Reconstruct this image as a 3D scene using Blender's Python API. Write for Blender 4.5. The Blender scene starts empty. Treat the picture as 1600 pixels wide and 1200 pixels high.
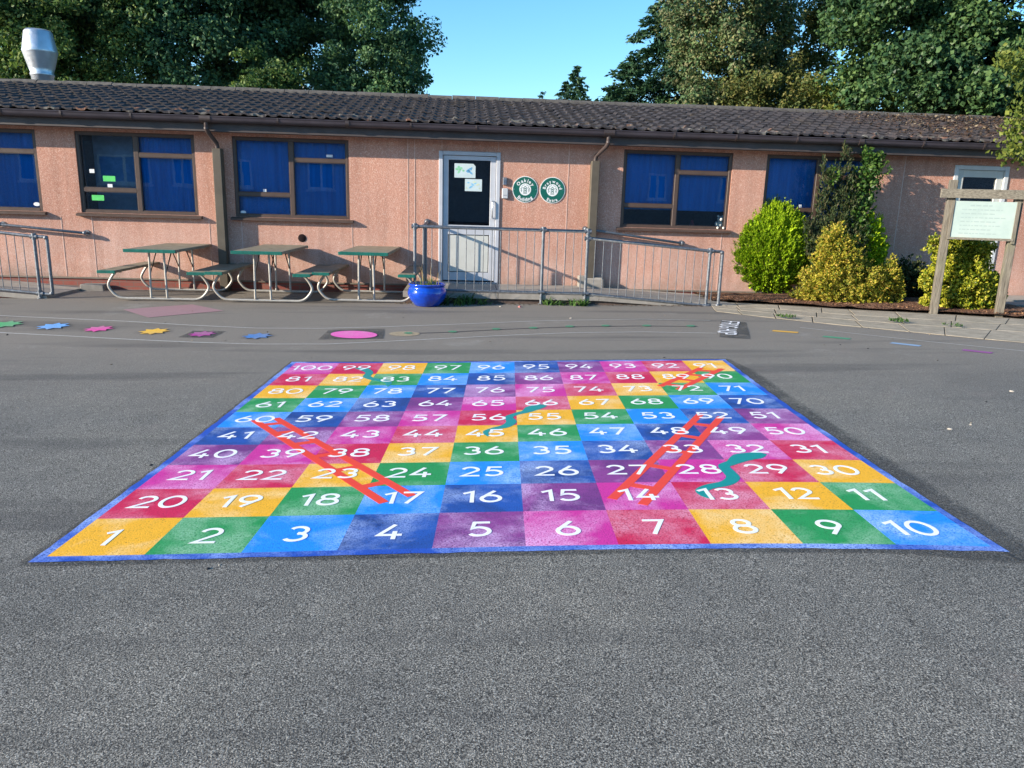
import bpy, math, random
import numpy as np
from mathutils import Vector, Matrix, Euler
rad = math.radians
random.seed(7); RNG = np.random.default_rng(7)
SC = bpy.context.scene; COL = SC.collection

# ---------------------------------------------------------------- camera, sky, sun, exposure
F, PITCH, ROLL = 1190.0, .23177, .02895          # pixels at 1600 wide, radians
ZC = 1.5
_f = Vector((0, math.cos(PITCH), -math.sin(PITCH))); _r0 = Vector((1, 0, 0)); _u0 = _r0.cross(_f)
CR = math.cos(ROLL) * _r0 + math.sin(ROLL) * _u0
CU = -math.sin(ROLL) * _r0 + math.cos(ROLL) * _u0
CF = _f
cam = bpy.data.objects.new('camera', bpy.data.cameras.new('camera')); COL.objects.link(cam)
cam.matrix_world = Matrix(((CR.x, CU.x, -CF.x, 0), (CR.y, CU.y, -CF.y, 0), (CR.z, CU.z, -CF.z, ZC), (0, 0, 0, 1)))
cam.data.sensor_width = 36; cam.data.lens = 36 * F / 1600; cam.data.clip_start = .05; cam.data.clip_end = 2000
SC.camera = cam
D, TH = 12.9856, .06714                           # wall line in front of the camera
sun_local = Vector((-2.9, -1.0, 1.0))
SUN = (Matrix.Rotation(TH, 3, 'Z') @ sun_local).normalized()
SUN_ELEV = math.asin(SUN.z); SUN_AZ = math.atan2(SUN.x, SUN.y)
w = bpy.data.worlds.new('World'); SC.world = w; w.use_nodes = True
nt = w.node_tree; bg = nt.nodes['Background']
sky = nt.nodes.new('ShaderNodeTexSky'); sky.sky_type = 'NISHITA'; sky.sun_disc = False
sky.sun_elevation = SUN_ELEV; sky.sun_rotation = SUN_AZ; sky.air_density = 1.0; sky.dust_density = .25; sky.ozone_density = 4.0
hs = nt.nodes.new('ShaderNodeHueSaturation'); hs.inputs['Saturation'].default_value = 1.15; hs.inputs['Hue'].default_value = .491; nt.links.new(sky.outputs[0], hs.inputs['Color']); nt.links.new(hs.outputs[0], bg.inputs[0]); bg.inputs[1].default_value = .15
sl = bpy.data.lights.new('sun', 'SUN'); sl.energy = 5.0; sl.angle = rad(.5); sl.color = (1, .875, .72)
so = bpy.data.objects.new('sun', sl); COL.objects.link(so); so.rotation_euler = (-SUN).to_track_quat('-Z', 'Y').to_euler()
SC.view_settings.view_transform = 'Standard'; SC.view_settings.look = 'None'; SC.view_settings.gamma = 1
SC.view_settings.exposure = .93
SC.cycles.transparent_max_bounces = 24; SC.cycles.max_bounces = 6

# ---------------------------------------------------------------- places
def sstep(t): t = min(1, max(0, t)); return t * t * (3 - 2 * t)
def gz(x, y):
    k = sstep((y - 7.4) / 4.1)
    x = max(-14, min(14, x)); yy = max(-10, min(7.4, y))
    return (.05 - .0085 * yy) * (1 - k) + .02 * k + x * (.0336 * (1 - k) + .0111 * k)
def ray(px, py): return CF + CR * ((px - 800) / F) - CU * ((py - 600) / F)
def PG(px, py, up=0.0):
    d = ray(px, py); z = 0
    for _ in range(12):
        t = (z + up - ZC) / d.z; z = gz(d.x * t, d.y * t)
    return Vector((d.x * t, d.y * t, z + up))
def PW(px, py, off=0.0):                           # point on the plane `off` metres in front of the wall: (u, z)
    d = ray(px, py); n = (D - off / math.cos(TH)) / (d.y - d.x * math.tan(TH)); q = d * n
    return q.x * math.cos(TH) + (q.y - D) * math.sin(TH), q.z + ZC
def PY(px, py, y):
    d = ray(px, py); q = d * (y / d.y); q.z += ZC; return q
WM = Matrix.Translation((0, D, 0)) @ Matrix.Rotation(TH, 4, 'Z')
def wl(u, y, z=0): return WM @ Vector((u, y, z))
def gwl(u, y): q = wl(u, y); return gz(q.x, q.y)

# ---------------------------------------------------------------- object helpers
def tag(o, label=None, cat=None, group=None, kind=None):
    if label: o['label'] = label
    if cat: o['category'] = cat
    if group: o['group'] = group
    if kind: o['kind'] = kind
    return o
def empty(name, loc=(0, 0, 0), rz=0, label=None, cat=None, group=None):
    o = bpy.data.objects.new(name, None); COL.objects.link(o); o.location = loc; o.rotation_euler = (0, 0, rz)
    o.empty_display_size = .1
    return tag(o, label, cat, group)
def wmat(o):
    m = Matrix.LocRotScale(o.location, o.rotation_euler, o.scale)
    return wmat(o.parent) @ m if o.parent else m
class MB:
    def __init__(s): s.v = []; s.f = []; s.sm = []
    def add(s, vs, fs, smooth=False):
        b = len(s.v); s.v += [tuple(v) for v in vs]; s.f += [tuple(i + b for i in f) for f in fs]; s.sm += [smooth] * len(fs); return s
    def box(s, a, b, rz=0, at=None):
        x0, y0, z0 = a; x1, y1, z1 = b
        vs = [(x, y, z) for z in (z0, z1) for y in (y0, y1) for x in (x0, x1)]
        if rz or at:
            m = Matrix.Rotation(rz, 3, 'Z'); at = Vector(at or (0, 0, 0)); vs = [m @ Vector(v) + at for v in vs]
        return s.add(vs, [(0, 2, 3, 1), (4, 5, 7, 6), (0, 1, 5, 4), (2, 6, 7, 3), (0, 4, 6, 2), (1, 3, 7, 5)])
    def bbox(s, a, b, r=.006):                     # box with chamfered vertical and top edges
        x0, y0, z0 = a; x1, y1, z1 = b
        lo = [(x0 + r, y0), (x1 - r, y0), (x1, y0 + r), (x1, y1 - r), (x1 - r, y1), (x0 + r, y1), (x0, y1 - r), (x0, y0 + r)]
        vs = [(x, y, z0) for x, y in lo] + [(x, y, z1 - r) for x, y in lo]
        cx, cy = (x0 + x1) / 2, (y0 + y1) / 2
        vs += [(x - math.copysign(min(r, abs(x - cx)), x - cx), y - math.copysign(min(r, abs(y - cy)), y - cy), z1) for x, y in lo]
        fs = [tuple(range(7, -1, -1)), tuple(range(16, 24))]
        for k in range(8):
            j = (k + 1) % 8; fs += [(k, j, j + 8, k + 8), (k + 8, j + 8, j + 16, k + 16)]
        return s.add(vs, fs)
    def tube(s, pts, r, n=10, closed=False, r2=None):
        P = [Vector(p) for p in pts]; m = len(P); T = []
        for i in range(m):
            a = P[i - 1] if i or closed else P[0]; b = P[(i + 1) % m] if i < m - 1 or closed else P[-1]
            T.append((b - a).normalized())
        up = Vector((0, 0, 1)) if abs(T[0].z) < .9 else Vector((1, 0, 0))
        N = (up - T[0] * up.dot(T[0])).normalized(); vs = []
        for i in range(m):
            N = (N - T[i] * N.dot(T[i])).normalized(); B = T[i].cross(N)
            ri = r if r2 is None else r + (r2 - r) * i / max(1, m - 1)
            for k in range(n):
                a = 2 * math.pi * k / n; vs.append(P[i] + (N * math.cos(a) + B * math.sin(a)) * ri)
        fs = []
        for i in range(m if closed else m - 1):
            j = (i + 1) % m
            for k in range(n):
                l = (k + 1) % n; fs.append((i * n + k, i * n + l, j * n + l, j * n + k))
        s.add(vs, fs, True)
        if not closed: s.add(vs[:n], [tuple(range(n - 1, -1, -1))]); s.add(vs[-n:], [tuple(range(n))])
        return s
    def ball(s, c, r, n=12):
        rr = r if hasattr(r, '__len__') else (r, r, r); vs = []; fs = []; m = n // 2 + 1
        for i in range(m + 1):
            t = math.pi * i / m
            for k in range(n):
                a = 2 * math.pi * k / n
                vs.append((c[0] + rr[0] * math.sin(t) * math.cos(a), c[1] + rr[1] * math.sin(t) * math.sin(a), c[2] + rr[2] * math.cos(t)))
        for i in range(m):
            for k in range(n):
                l = (k + 1) % n; fs.append((i * n + k, (i + 1) * n + k, (i + 1) * n + l, i * n + l))
        return s.add(vs, fs, True)
    def lathe(s, prof, c=(0, 0, 0), n=40):
        vs = [(c[0] + r * math.cos(2 * math.pi * k / n), c[1] + r * math.sin(2 * math.pi * k / n), c[2] + z) for r, z in prof for k in range(n)]
        fs = [(i * n + k, i * n + (k + 1) % n, (i + 1) * n + (k + 1) % n, (i + 1) * n + k) for i in range(len(prof) - 1) for k in range(n)]
        return s.add(vs, fs, True)
    def prism(s, poly, top, bot=None, smooth=False):   # poly: list of 3-D points, extruded down to bot offset
        n = len(poly); a = [Vector(p) + Vector((0, 0, top)) for p in poly]; b = [Vector(p) + Vector((0, 0, bot if bot is not None else 0)) for p in poly]
        return s.add(a + b, [tuple(range(n))] + [(k, k + n, (k + 1) % n + n, (k + 1) % n) for k in range(n)])
    def build(s, name, mat, parent=None, world=False, **kw):
        vs = s.v
        if world and parent is not None:
            mi = wmat(parent).inverted(); vs = [mi @ Vector(v) for v in vs]
        me = bpy.data.meshes.new(name); me.from_pydata([tuple(v) for v in vs], [], s.f); me.update()
        me.polygons.foreach_set('use_smooth', s.sm)
        if mat: me.materials.append(mat)
        o = bpy.data.objects.new(name, me); COL.objects.link(o)
        if parent is not None: o.parent = parent
        return tag(o, **kw)
def npmesh(name, V, Fq, mat, parent=None, world=True, smooth=False, **kw):
    V = np.asarray(V, np.float32)
    if parent is not None and world:
        m = np.array(wmat(parent).inverted()); V = V @ m[:3, :3].T.astype(np.float32) + m[:3, 3].astype(np.float32)
    me = bpy.data.meshes.new(name); k = Fq.shape[1]
    me.vertices.add(len(V)); me.vertices.foreach_set('co', V.ravel())
    me.loops.add(Fq.size); me.loops.foreach_set('vertex_index', Fq.ravel().astype(np.int32))
    me.polygons.add(len(Fq)); me.polygons.foreach_set('loop_start', np.arange(len(Fq), dtype=np.int32) * k)
    me.polygons.foreach_set('loop_total', np.full(len(Fq), k, np.int32))
    me.polygons.foreach_set('use_smooth', np.full(len(Fq), smooth))
    me.update(calc_edges=True); me.validate()
    me.materials.append(mat); o = bpy.data.objects.new(name, me); COL.objects.link(o)
    if parent is not None: o.parent = parent
    return tag(o, **kw)

# ---------------------------------------------------------------- material helpers
class NT:
    def __init__(s, name):
        s.m = bpy.data.materials.new(name); s.m.use_nodes = True; s.t = s.m.node_tree; s.b = s.t.nodes['Principled BSDF']
        s.out = s.t.nodes['Material Output']; s.pos = s.n('ShaderNodeNewGeometry').outputs['Position']
    def n(s, ty, **kw):
        o = s.t.nodes.new(ty)
        for k, v in kw.items(): setattr(o, k, v)
        return o
    def link(s, a, b): s.t.links.new(a, b)
    def noise(s, scale, detail=2, rough=.5, vec=None, dist=0, stretch=None):
        v = vec or s.pos
        if stretch:
            mp = s.n('ShaderNodeMapping'); mp.inputs['Scale'].default_value = stretch; s.link(v, mp.inputs[0]); v = mp.outputs[0]
        o = s.n('ShaderNodeTexNoise'); o.inputs['Scale'].default_value = scale; o.inputs['Detail'].default_value = detail
        o.inputs['Roughness'].default_value = rough; o.inputs['Distortion'].default_value = dist; s.link(v, o.inputs['Vector']); return o.outputs['Fac']
    def vor(s, scale, out='Distance', feat='F1', vec=None):
        o = s.n('ShaderNodeTexVoronoi', feature=feat); o.inputs['Scale'].default_value = scale; s.link(vec or s.pos, o.inputs['Vector']); return o.outputs[out]
    def ramp(s, fac, *stops, interp='LINEAR'):
        o = s.n('ShaderNodeValToRGB'); o.color_ramp.interpolation = interp; e = o.color_ramp.elements
        while len(e) < len(stops): e.new(.5)
        for k, (p, c) in enumerate(stops):
            e[k].position = p; e[k].color = (*c, 1) if hasattr(c, '__len__') else (c, c, c, 1)
        s.link(fac, o.inputs[0]); return o.outputs[0]
    def mix(s, fac, a, b, mode='MIX'):
        o = s.n('ShaderNodeMix', data_type='RGBA', blend_type=mode)
        for i, v in ((0, fac), (6, a), (7, b)):
            if hasattr(v, 'is_output'): s.link(v, o.inputs[i])
            elif i == 0: o.inputs[0].default_value = v
            else: o.inputs[i].default_value = (*v, 1)
        return o.outputs[2]
    def math(s, op, a, b=0.0, clamp=False):
        o = s.n('ShaderNodeMath', operation=op, use_clamp=clamp)
        for i, v in enumerate((a, b)):
            if hasattr(v, 'is_output'): s.link(v, o.inputs[i])
            else: o.inputs[i].default_value = v
        return o.outputs[0]
    def bump(s, h, strength=.5, dist=.01):
        o = s.n('ShaderNodeBump'); o.inputs['Strength'].default_value = strength; o.inputs['Distance'].default_value = dist
        s.link(h, o.inputs['Height']); s.link(o.outputs[0], s.b.inputs['Normal']); return o
    def set(s, col=None, rough=None, metal=None, spec=None, coat=None):
        for k, v in (('Base Color', col), ('Roughness', rough), ('Metallic', metal), ('Specular IOR Level', spec), ('Coat Weight', coat)):
            if v is None: continue
            if hasattr(v, 'is_output'): s.link(v, s.b.inputs[k])
            else: s.b.inputs[k].default_value = (*v, 1) if hasattr(v, '__len__') else v
        return s.m
def plain(name, col, rough=.5, metal=0, var=.18, scale=9, spec=.5, bump=0, coat=None):
    t = NT(name); n = t.noise(scale, 4, .6); dk = tuple(c * (1 - var) for c in col); lt = tuple(min(1, c * (1 + var)) for c in col)
    t.set(t.ramp(n, (.3, dk), (.7, lt)), t.ramp(t.noise(scale * 2.3, 3), (.3, max(0, rough - .08)), (.7, min(1, rough + .1))), metal, spec, coat)
    if bump: t.bump(t.noise(scale * 8, 3), bump, .004)
    return t.m

# asphalt
def mat_asphalt():
    t = NT('asphalt'); g = t.noise(175, 3, .8); g2 = t.vor(270, 'Color'); big = t.noise(.55, 5, .62); mid = t.noise(5, 4, .6)
    base = t.ramp(g, (.38, (.014, .0135, .013)), (.47, (.125, .119, .107)), (.555, (.245, .233, .206)), (.67, (.62, .59, .52)))
    sep = t.n('ShaderNodeSeparateColor'); t.link(g2, sep.inputs[0])
    base = t.mix(t.ramp(sep.outputs[0], (.95, 0), (.975, .7)), base, (.58, .56, .51))
    base = t.mix(t.ramp(sep.outputs[1], (.90, 0), (.95, .7)), base, (.015, .015, .018))
    base = t.mix(.85, base, t.ramp(big, (.32, (.72, .73, .75)), (.5, (1.0, .99, .98)), (.68, (1.18, 1.15, 1.10))), 'MULTIPLY')
    base = t.mix(.7, base, t.ramp(mid, (.3, .86), (.7, 1.1)), 'MULTIPLY')
    sx = t.n('ShaderNodeSeparateXYZ'); t.link(t.pos, sx.inputs[0])
    # the older surfacing nearer the building is browner and smoother
    base = t.mix(t.math('MULTIPLY', t.ramp(t.math('DIVIDE', sx.outputs[1], 14.0), (.38, 0), (.60, 1)), .8), base, (.215, .192, .165))
    # faint damp line running across beside the board, and pinkish dust
    base = t.mix(t.ramp(t.noise(.9, 3, .5, stretch=(.25, 2.2, 1)), (.56, 0), (.66, .38)), base, (.045, .046, .05))
    base = t.mix(t.math('MULTIPLY', t.ramp(t.noise(.8, 5, .7), (.60, 0), (.70, .5)), t.ramp(g, (.45, .1), (.6, 1))), base, (.45, .44, .41))
    base = t.mix(t.ramp(t.noise(2.1, 4, .6), (.63, 0), (.75, .22)), base, (.30, .24, .22))
    t.set(base, .88, spec=.3)
    h = t.math('ADD', t.math('MULTIPLY', g, 1.0), t.math('MULTIPLY', t.vor(230), .35))
    t.bump(h, .75, .006); return t.m
M = {}
M['asphalt'] = mat_asphalt()
def paint(name, col, haze=(.75, .78, .85), amt=.55, dark=None, seed=0.0):
    t = NT(name); mp = t.n('ShaderNodeMapping'); mp.inputs['Location'].default_value = (seed, seed * 1.7, seed * .3); t.link(t.pos, mp.inputs[0]); v = mp.outputs[0]
    g = t.noise(120, 3, .7); cl = t.noise(2.3, 6, .62, v, .3); cl2 = t.noise(2.6, 4, .6, v, .8)
    c = t.mix(t.ramp(t.noise(14, 4, .6, v), (.35, 0), (.7, .22)), col, tuple(x * .72 for x in col))
    if dark: c = t.mix(t.math('MULTIPLY', t.ramp(cl2, (.42, 0), (.62, .85)), t.ramp(g, (.38, 1), (.62, .55))), c, dark)
    m = t.math('MULTIPLY', t.ramp(cl, (.46, 0), (.66, min(1, amt * 1.3))), t.ramp(g, (.40, .25), (.55, 1)))
    c = t.mix(m, c, haze)
    c = t.mix(t.ramp(g, (.33, .85), (.43, 0)), c, tuple(x * .25 + .01 for x in col))
    t.set(c, .62, spec=.35); t.bump(g, .6, .005); return t.m
PAL = {'yellow': ((.90, .46, .025), (.95, .80, .50), None), 'green': ((.020, .30, .085), (.45, .68, .50), None), 'sky_blue': ((.012, .27, .90), (.50, .68, .95), None),
       'navy': ((.016, .095, .42), (.38, .50, .80), (.012, .04, .16)), 'purple': ((.27, .055, .27), (.62, .40, .68), (.10, .03, .17)),
       'magenta': ((.62, .035, .32), (.82, .45, .74), None), 'crimson': ((.62, .016, .085), (.80, .42, .55), None)}
SEQ = ['yellow', 'green', 'sky_blue', 'navy', 'purple', 'magenta', 'crimson']
AMT = {'yellow': .55, 'green': .5, 'sky_blue': .55, 'navy': .62, 'purple': .8, 'magenta': .7, 'crimson': .55}
for i, k in enumerate(SEQ): M['sq_' + k] = paint('paint_' + k, PAL[k][0], PAL[k][1], AMT[k], PAL[k][2], i * 7.3)
M['border'] = paint('paint_border', (.018, .085, .47), (.35, .5, .9), .75, None, 40)
def thermo(name, col, rough=.5):
    t = NT(name); t.set(t.mix(t.ramp(t.noise(30, 4, .6), (.45, 0), (.75, .25)), col, tuple(c * .75 for c in col)), rough); t.bump(t.noise(140, 3, .6), .25, .003); return t.m
M['white_mark'] = thermo('white_thermoplastic', (.86, .87, .90)); M['red_mark'] = thermo('red_thermoplastic', (.82, .06, .032)); M['teal_mark'] = thermo('teal_thermoplastic', (.004, .27, .26))
def mat_primer():
    t = NT('primer'); g = t.noise(120, 3, .7); t.set(t.ramp(g, (.38, (.014, .015, .016)), (.55, (.085, .085, .084)), (.72, (.32, .32, .31))), .8, spec=.3); t.bump(g, .7, .006)
    uv = t.n('ShaderNodeAttribute', attribute_name='edge')
    a = t.math('MULTIPLY', uv.outputs['Fac'], t.ramp(t.noise(60, 4, .7), (.38, .2), (.56, 1)))
    a = t.math('MULTIPLY', a, t.ramp(t.noise(3.2, 4, .65), (.35, .35), (.6, 1)))
    t.link(a, t.b.inputs['Alpha']); return t.m
M['primer'] = mat_primer()
def worn(name, col, wear=.5, rough=.7, sc=60):
    t = NT(name); g = t.noise(sc, 4, .7); t.set(t.mix(t.ramp(t.noise(9, 3), (.3, .1), (.7, .4)), col, tuple(c * .6 + .04 for c in col)), rough)
    t.link(t.ramp(g, (.5 - wear * .35, 1), (.62 + (1 - wear) * .35, 1 - wear)), t.b.inputs['Alpha']); t.bump(g, .3, .003); return t.m

# wall render
def mat_render():
    t = NT('pebbledash'); v = t.vor(95, 'Color'); d = t.vor(95); sep = t.n('ShaderNodeSeparateColor'); t.link(v, sep.inputs[0])
    c = t.ramp(sep.outputs[0], (.0, (.50, .24, .170)), (.25, (.57, .285, .205)), (.6, (.63, .335, .245)), (.88, (.69, .42, .32)), (1, (.75, .54, .44)))
    c = t.mix(t.ramp(d, (.35, 0), (.75, .45)), c, (.42, .20, .135))
    sx = t.n('ShaderNodeSeparateXYZ'); t.link(t.pos, sx.inputs[0])
    low = t.math('MULTIPLY', t.ramp(t.math('DIVIDE', sx.outputs[2], 3.0), (.16, 1), (.40, 0)), t.ramp(t.noise(1.6, 4, .6), (.35, .15), (.62, .8)))
    c = t.mix(low, c, t.mix(sep.outputs[1], (.55, .31, .24), (.74, .56, .48)))
    c = t.mix(.8, c, t.ramp(t.noise(1.1, 5, .6, stretch=(1, 1, .4)), (.3, .84), (.7, 1.1)), 'MULTIPLY')
    streak = t.noise(6, 3, .5, stretch=(1.6, 1.6, .12)); c = t.mix(.65, c, t.ramp(streak, (.35, .84), (.6, 1.03)), 'MULTIPLY')
    dn = t.math('MULTIPLY', t.ramp(t.math('DIVIDE', sx.outputs[2], 3.0), (.05, 1), (.13, 0)), t.ramp(t.noise(3.5, 4, .6), (.4, .1), (.65, .7)))
    c = t.mix(dn, c, (.26, .20, .16)); c = t.mix(t.ramp(t.noise(.7, 3, .5), (.5, 0), (.7, .25)), c, (.62, .40, .33))
    t.set(c, .9, spec=.2); t.bump(t.math('SUBTRACT', 1.0, d), .4, .008); return t.m
M['render'] = mat_render()
def mat_brick():
    t = NT('red_brick'); mp = t.n('ShaderNodeMapping'); mp.inputs['Rotation'].default_value = (math.pi / 2, 0, 0); t.link(t.n('ShaderNodeTexCoord').outputs['Object'], mp.inputs[0])
    b = t.n('ShaderNodeTexBrick'); t.link(mp.outputs[0], b.inputs[0])
    b.inputs['Scale'].default_value = 1; b.inputs['Brick Width'].default_value = .225; b.inputs['Row Height'].default_value = .075; b.inputs['Mortar Size'].default_value = .006
    b.inputs['Color1'].default_value = (.33, .075, .05, 1); b.inputs['Color2'].default_value = (.22, .05, .038, 1); b.inputs['Mortar'].default_value = (.16, .11, .09, 1)
    c = t.mix(t.ramp(t.noise(8, 4, .6), (.4, 0), (.75, .5)), b.outputs[0], (.2, .13, .10)); t.set(c, .8); t.bump(b.outputs['Fac'], -.6, .006); return t.m
M['brick'] = mat_brick()
M['riser'] = plain('dark_brick', (.11, .075, .06), .9, var=.4, scale=12, bump=.5)  # dark mottled tone, less red than the plinth brick
def mat_tiles():
    t = NT('concrete_tiles'); n = t.noise(2.2, 5, .65); n2 = t.noise(38, 4, .7); v = t.vor(4.5, 'Color'); sep = t.n('ShaderNodeSeparateColor'); t.link(v, sep.inputs[0])
    c = t.ramp(n2, (.3, (.020, .018, .021)), (.55, (.046, .041, .044)), (.8, (.090, .081, .080)))
    c = t.mix(.8, c, t.ramp(sep.outputs[0], (0, .82), (1, 1.1)), 'MULTIPLY')
    c = t.mix(t.ramp(n, (.56, 0), (.72, .42)), c, (.085, .062, .030))
    c = t.mix(t.ramp(t.noise(11, 3, .6), (.70, 0), (.78, .55)), c, (.20, .10, .05))
    c = t.mix(t.ramp(t.noise(17, 2, .5), (.73, 0), (.79, .8)), c, (.33, .32, .27))
    o = t.n('ShaderNodeTexCoord').outputs['Object']; s = t.n('ShaderNodeSeparateXYZ'); t.link(o, s.inputs[0])
    # needles and dead leaves lie on the right-hand end under the big tree
    lit = t.math('MULTIPLY', t.ramp(t.math('DIVIDE', s.outputs[0], 10.0), (.58, 0), (.76, 1)), t.ramp(t.noise(5.5, 5, .7), (.45, 0), (.60, .85)))
    c = t.mix(lit, c, t.ramp(n2, (.35, (.045, .024, .015)), (.7, (.12, .07, .045))))
    # lichen and orange weathering on the eaves course
    ev = t.math('MULTIPLY', t.ramp(s.outputs[1], (.0, 1), (.02, 0)), t.ramp(t.noise(4.2, 3, .7), (.56, 0), (.62, .7)))
    c = t.mix(ev, c, t.ramp(t.noise(7, 2), (.50, (.22, .21, .18)), (.62, (.26, .12, .07))))
    t.set(c, .85, spec=.3); t.bump(n2, .4, .006); return t.m
M['tiles'] = mat_tiles()
M['ridge'] = plain('ridge_tile', (.095, .085, .075), .9, var=.35, scale=14, bump=.4)
M['brown'] = plain('brown_plastic', (.058, .042, .040), .45, var=.2, scale=5); M['gutter'] = plain('gutter_plastic', (.060, .050, .060), .38, var=.2, scale=4)
M['fascia'] = plain('fascia_board', (.065, .052, .050), .6, var=.22, scale=4); M['frame'] = plain('window_frame', (.085, .055, .042), .45, var=.15, scale=6)
M['boxing'] = plain('pipe_boxing', (.10, .083, .06), .6, var=.2, scale=4)
M['alu'] = plain('door_aluminium', (.50, .52, .56), .45, var=.06, scale=6); M['panel'] = plain('door_panel', (.56, .57, .53), .55, var=.06, scale=5)
M['steel'] = plain('brushed_steel', (.62, .63, .66), .3, 1, .08, 20)
def mat_galv():
    t = NT('galvanised_tube'); n = t.noise(28, 4, .7); t.set(t.ramp(n, (.3, (.10, .115, .135)), (.55, (.19, .21, .235)), (.8, (.30, .31, .33))), t.ramp(n, (.3, .38), (.7, .6)), .55); t.bump(n, .12, .003); return t.m
M['galv'] = mat_galv(); M['tube'] = plain('table_tube', (.44, .42, .38), .45, .35, .15, 30)
M['cowl'] = plain('spun_aluminium', (.60, .63, .68), .38, .75, .1, 6)
def mat_glass():
    t = NT('window_glass'); t.t.nodes.remove(t.b); tr = t.n('ShaderNodeBsdfTransparent'); tr.inputs[0].default_value = (.90, .94, .95, 1); g = t.n('ShaderNodeBsdfGlossy'); g.inputs['Roughness'].default_value = .004
    fr = t.n('ShaderNodeFresnel'); fr.inputs[0].default_value = 1.5; b = t.n('ShaderNodeBump'); b.inputs['Strength'].default_value = .05; b.inputs['Distance'].default_value = .01
    t.link(t.noise(2.2, 2, .4), b.inputs['Height']); t.link(b.outputs[0], g.inputs['Normal'])
    mx = t.n('ShaderNodeMixShader'); t.link(t.math('MULTIPLY', fr.outputs[0], 1.6, True), mx.inputs[0]); t.link(tr.outputs[0], mx.inputs[1]); t.link(g.outputs[0], mx.inputs[2]); t.link(mx.outputs[0], t.out.inputs[0]); return t.m
M['glass'] = mat_glass()
def mat_blind():
    t = NT('blue_blind'); n = t.noise(3, 3, .5, stretch=(6, 1, .35)); t.set(t.ramp(n, (.3, (.003, .19, .66)), (.7, (.006, .27, .86))), .8); return t.m
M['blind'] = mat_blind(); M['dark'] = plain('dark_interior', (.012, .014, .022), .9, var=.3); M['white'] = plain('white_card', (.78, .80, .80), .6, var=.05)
M['green_sticker'] = plain('green_sticker', (.10, .62, .14), .5, var=.1); M['sign_green'] = plain('sign_green', (.005, .115, .085), .4, var=.1); M['grey_plastic'] = plain('grey_plastic', (.16, .17, .20), .45)
M['concrete'] = plain('concrete', (.23, .21, .185), .9, var=.25, scale=7, bump=.4); M['concrete_pale'] = plain('pale_concrete', (.30, .275, .24), .9, var=.2, scale=6, bump=.35)
def mat_slab():
    t = NT('paving_slabs'); n = t.noise(6, 5, .65); c = t.ramp(n, (.3, (.26, .225, .175)), (.6, (.40, .345, .265)), (.8, (.46, .41, .33)))
    c = t.mix(t.ramp(t.noise(70, 3, .6), (.35, .35), (.55, 0)), c, (.13, .12, .105)); c = t.mix(t.ramp(t.noise(1.7, 4, .6), (.5, 0), (.7, .45)), c, (.22, .21, .165)); t.set(c, .9, spec=.2); t.bump(t.noise(60, 4, .7), .4, .004); return t.m
M['slab'] = mat_slab()
def mat_mulch():
    t = NT('bark_mulch'); v = t.vor(55, 'Color'); sp = t.n('ShaderNodeSeparateColor'); t.link(v, sp.inputs[0])
    t.set(t.ramp(sp.outputs[0], (0, (.05, .028, .02)), (.5, (.16, .08, .052)), (1, (.34, .20, .13))), .95, spec=.1); t.bump(t.vor(55), .9, .02); return t.m
M['mulch'] = mat_mulch()
def mat_wood():
    t = NT('weathered_timber'); n = t.noise(10, 5, .6, stretch=(9, 9, .6)); c = t.ramp(n, (.3, (.085, .075, .062)), (.55, (.19, .17, .135)), (.75, (.29, .26, .21)))
    c = t.mix(t.ramp(t.noise(3, 3), (.5, 0), (.7, .3)), c, (.17, .19, .10)); t.set(c, .85, spec=.2); t.bump(n, .5, .006); return t.m
M['wood'] = mat_wood()
def mat_woodh():
    t = NT('weathered_rail'); n = t.noise(10, 5, .6, stretch=(.6, 9, 9)); c = t.ramp(n, (.3, (.095, .085, .068)), (.55, (.21, .19, .15)), (.75, (.31, .28, .23))); t.set(c, .85, spec=.2); t.bump(n, .5, .006); return t.m
M['woodh'] = mat_woodh()
def mat_top():
    t = NT('weathered_table_top'); n = t.noise(8, 5, .65); c = t.ramp(n, (.3, (.15, .13, .09)), (.55, (.24, .21, .15)), (.8, (.32, .29, .215))); c = t.mix(t.ramp(t.noise(25, 3), (.55, 0), (.75, .4)), c, (.28, .26, .20)); t.set(c, .65, spec=.4); t.bump(t.noise(60, 3), .2, .003); return t.m
M['top'] = mat_top(); M['edge'] = plain('green_edging', (.006, .125, .095), .42, var=.25, scale=14); M['black'] = plain('black_rubber', (.02, .02, .02), .6)
M['glaze'] = plain('cobalt_glaze', (.003, .055, .48), .12, var=.3, scale=10, coat=.8); M['soil'] = plain('soil', (.05, .032, .022), .95, var=.4, scale=40, bump=.8)
M['bark'] = plain('bark', (.10, .08, .06), .95, var=.4, scale=12, bump=.7); M['pale_bark'] = plain('pale_bark', (.26, .23, .19), .9, var=.35, scale=10, bump=.5); M['twig'] = plain('dead_twig', (.20, .14, .09), .9, var=.35, scale=20)
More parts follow.
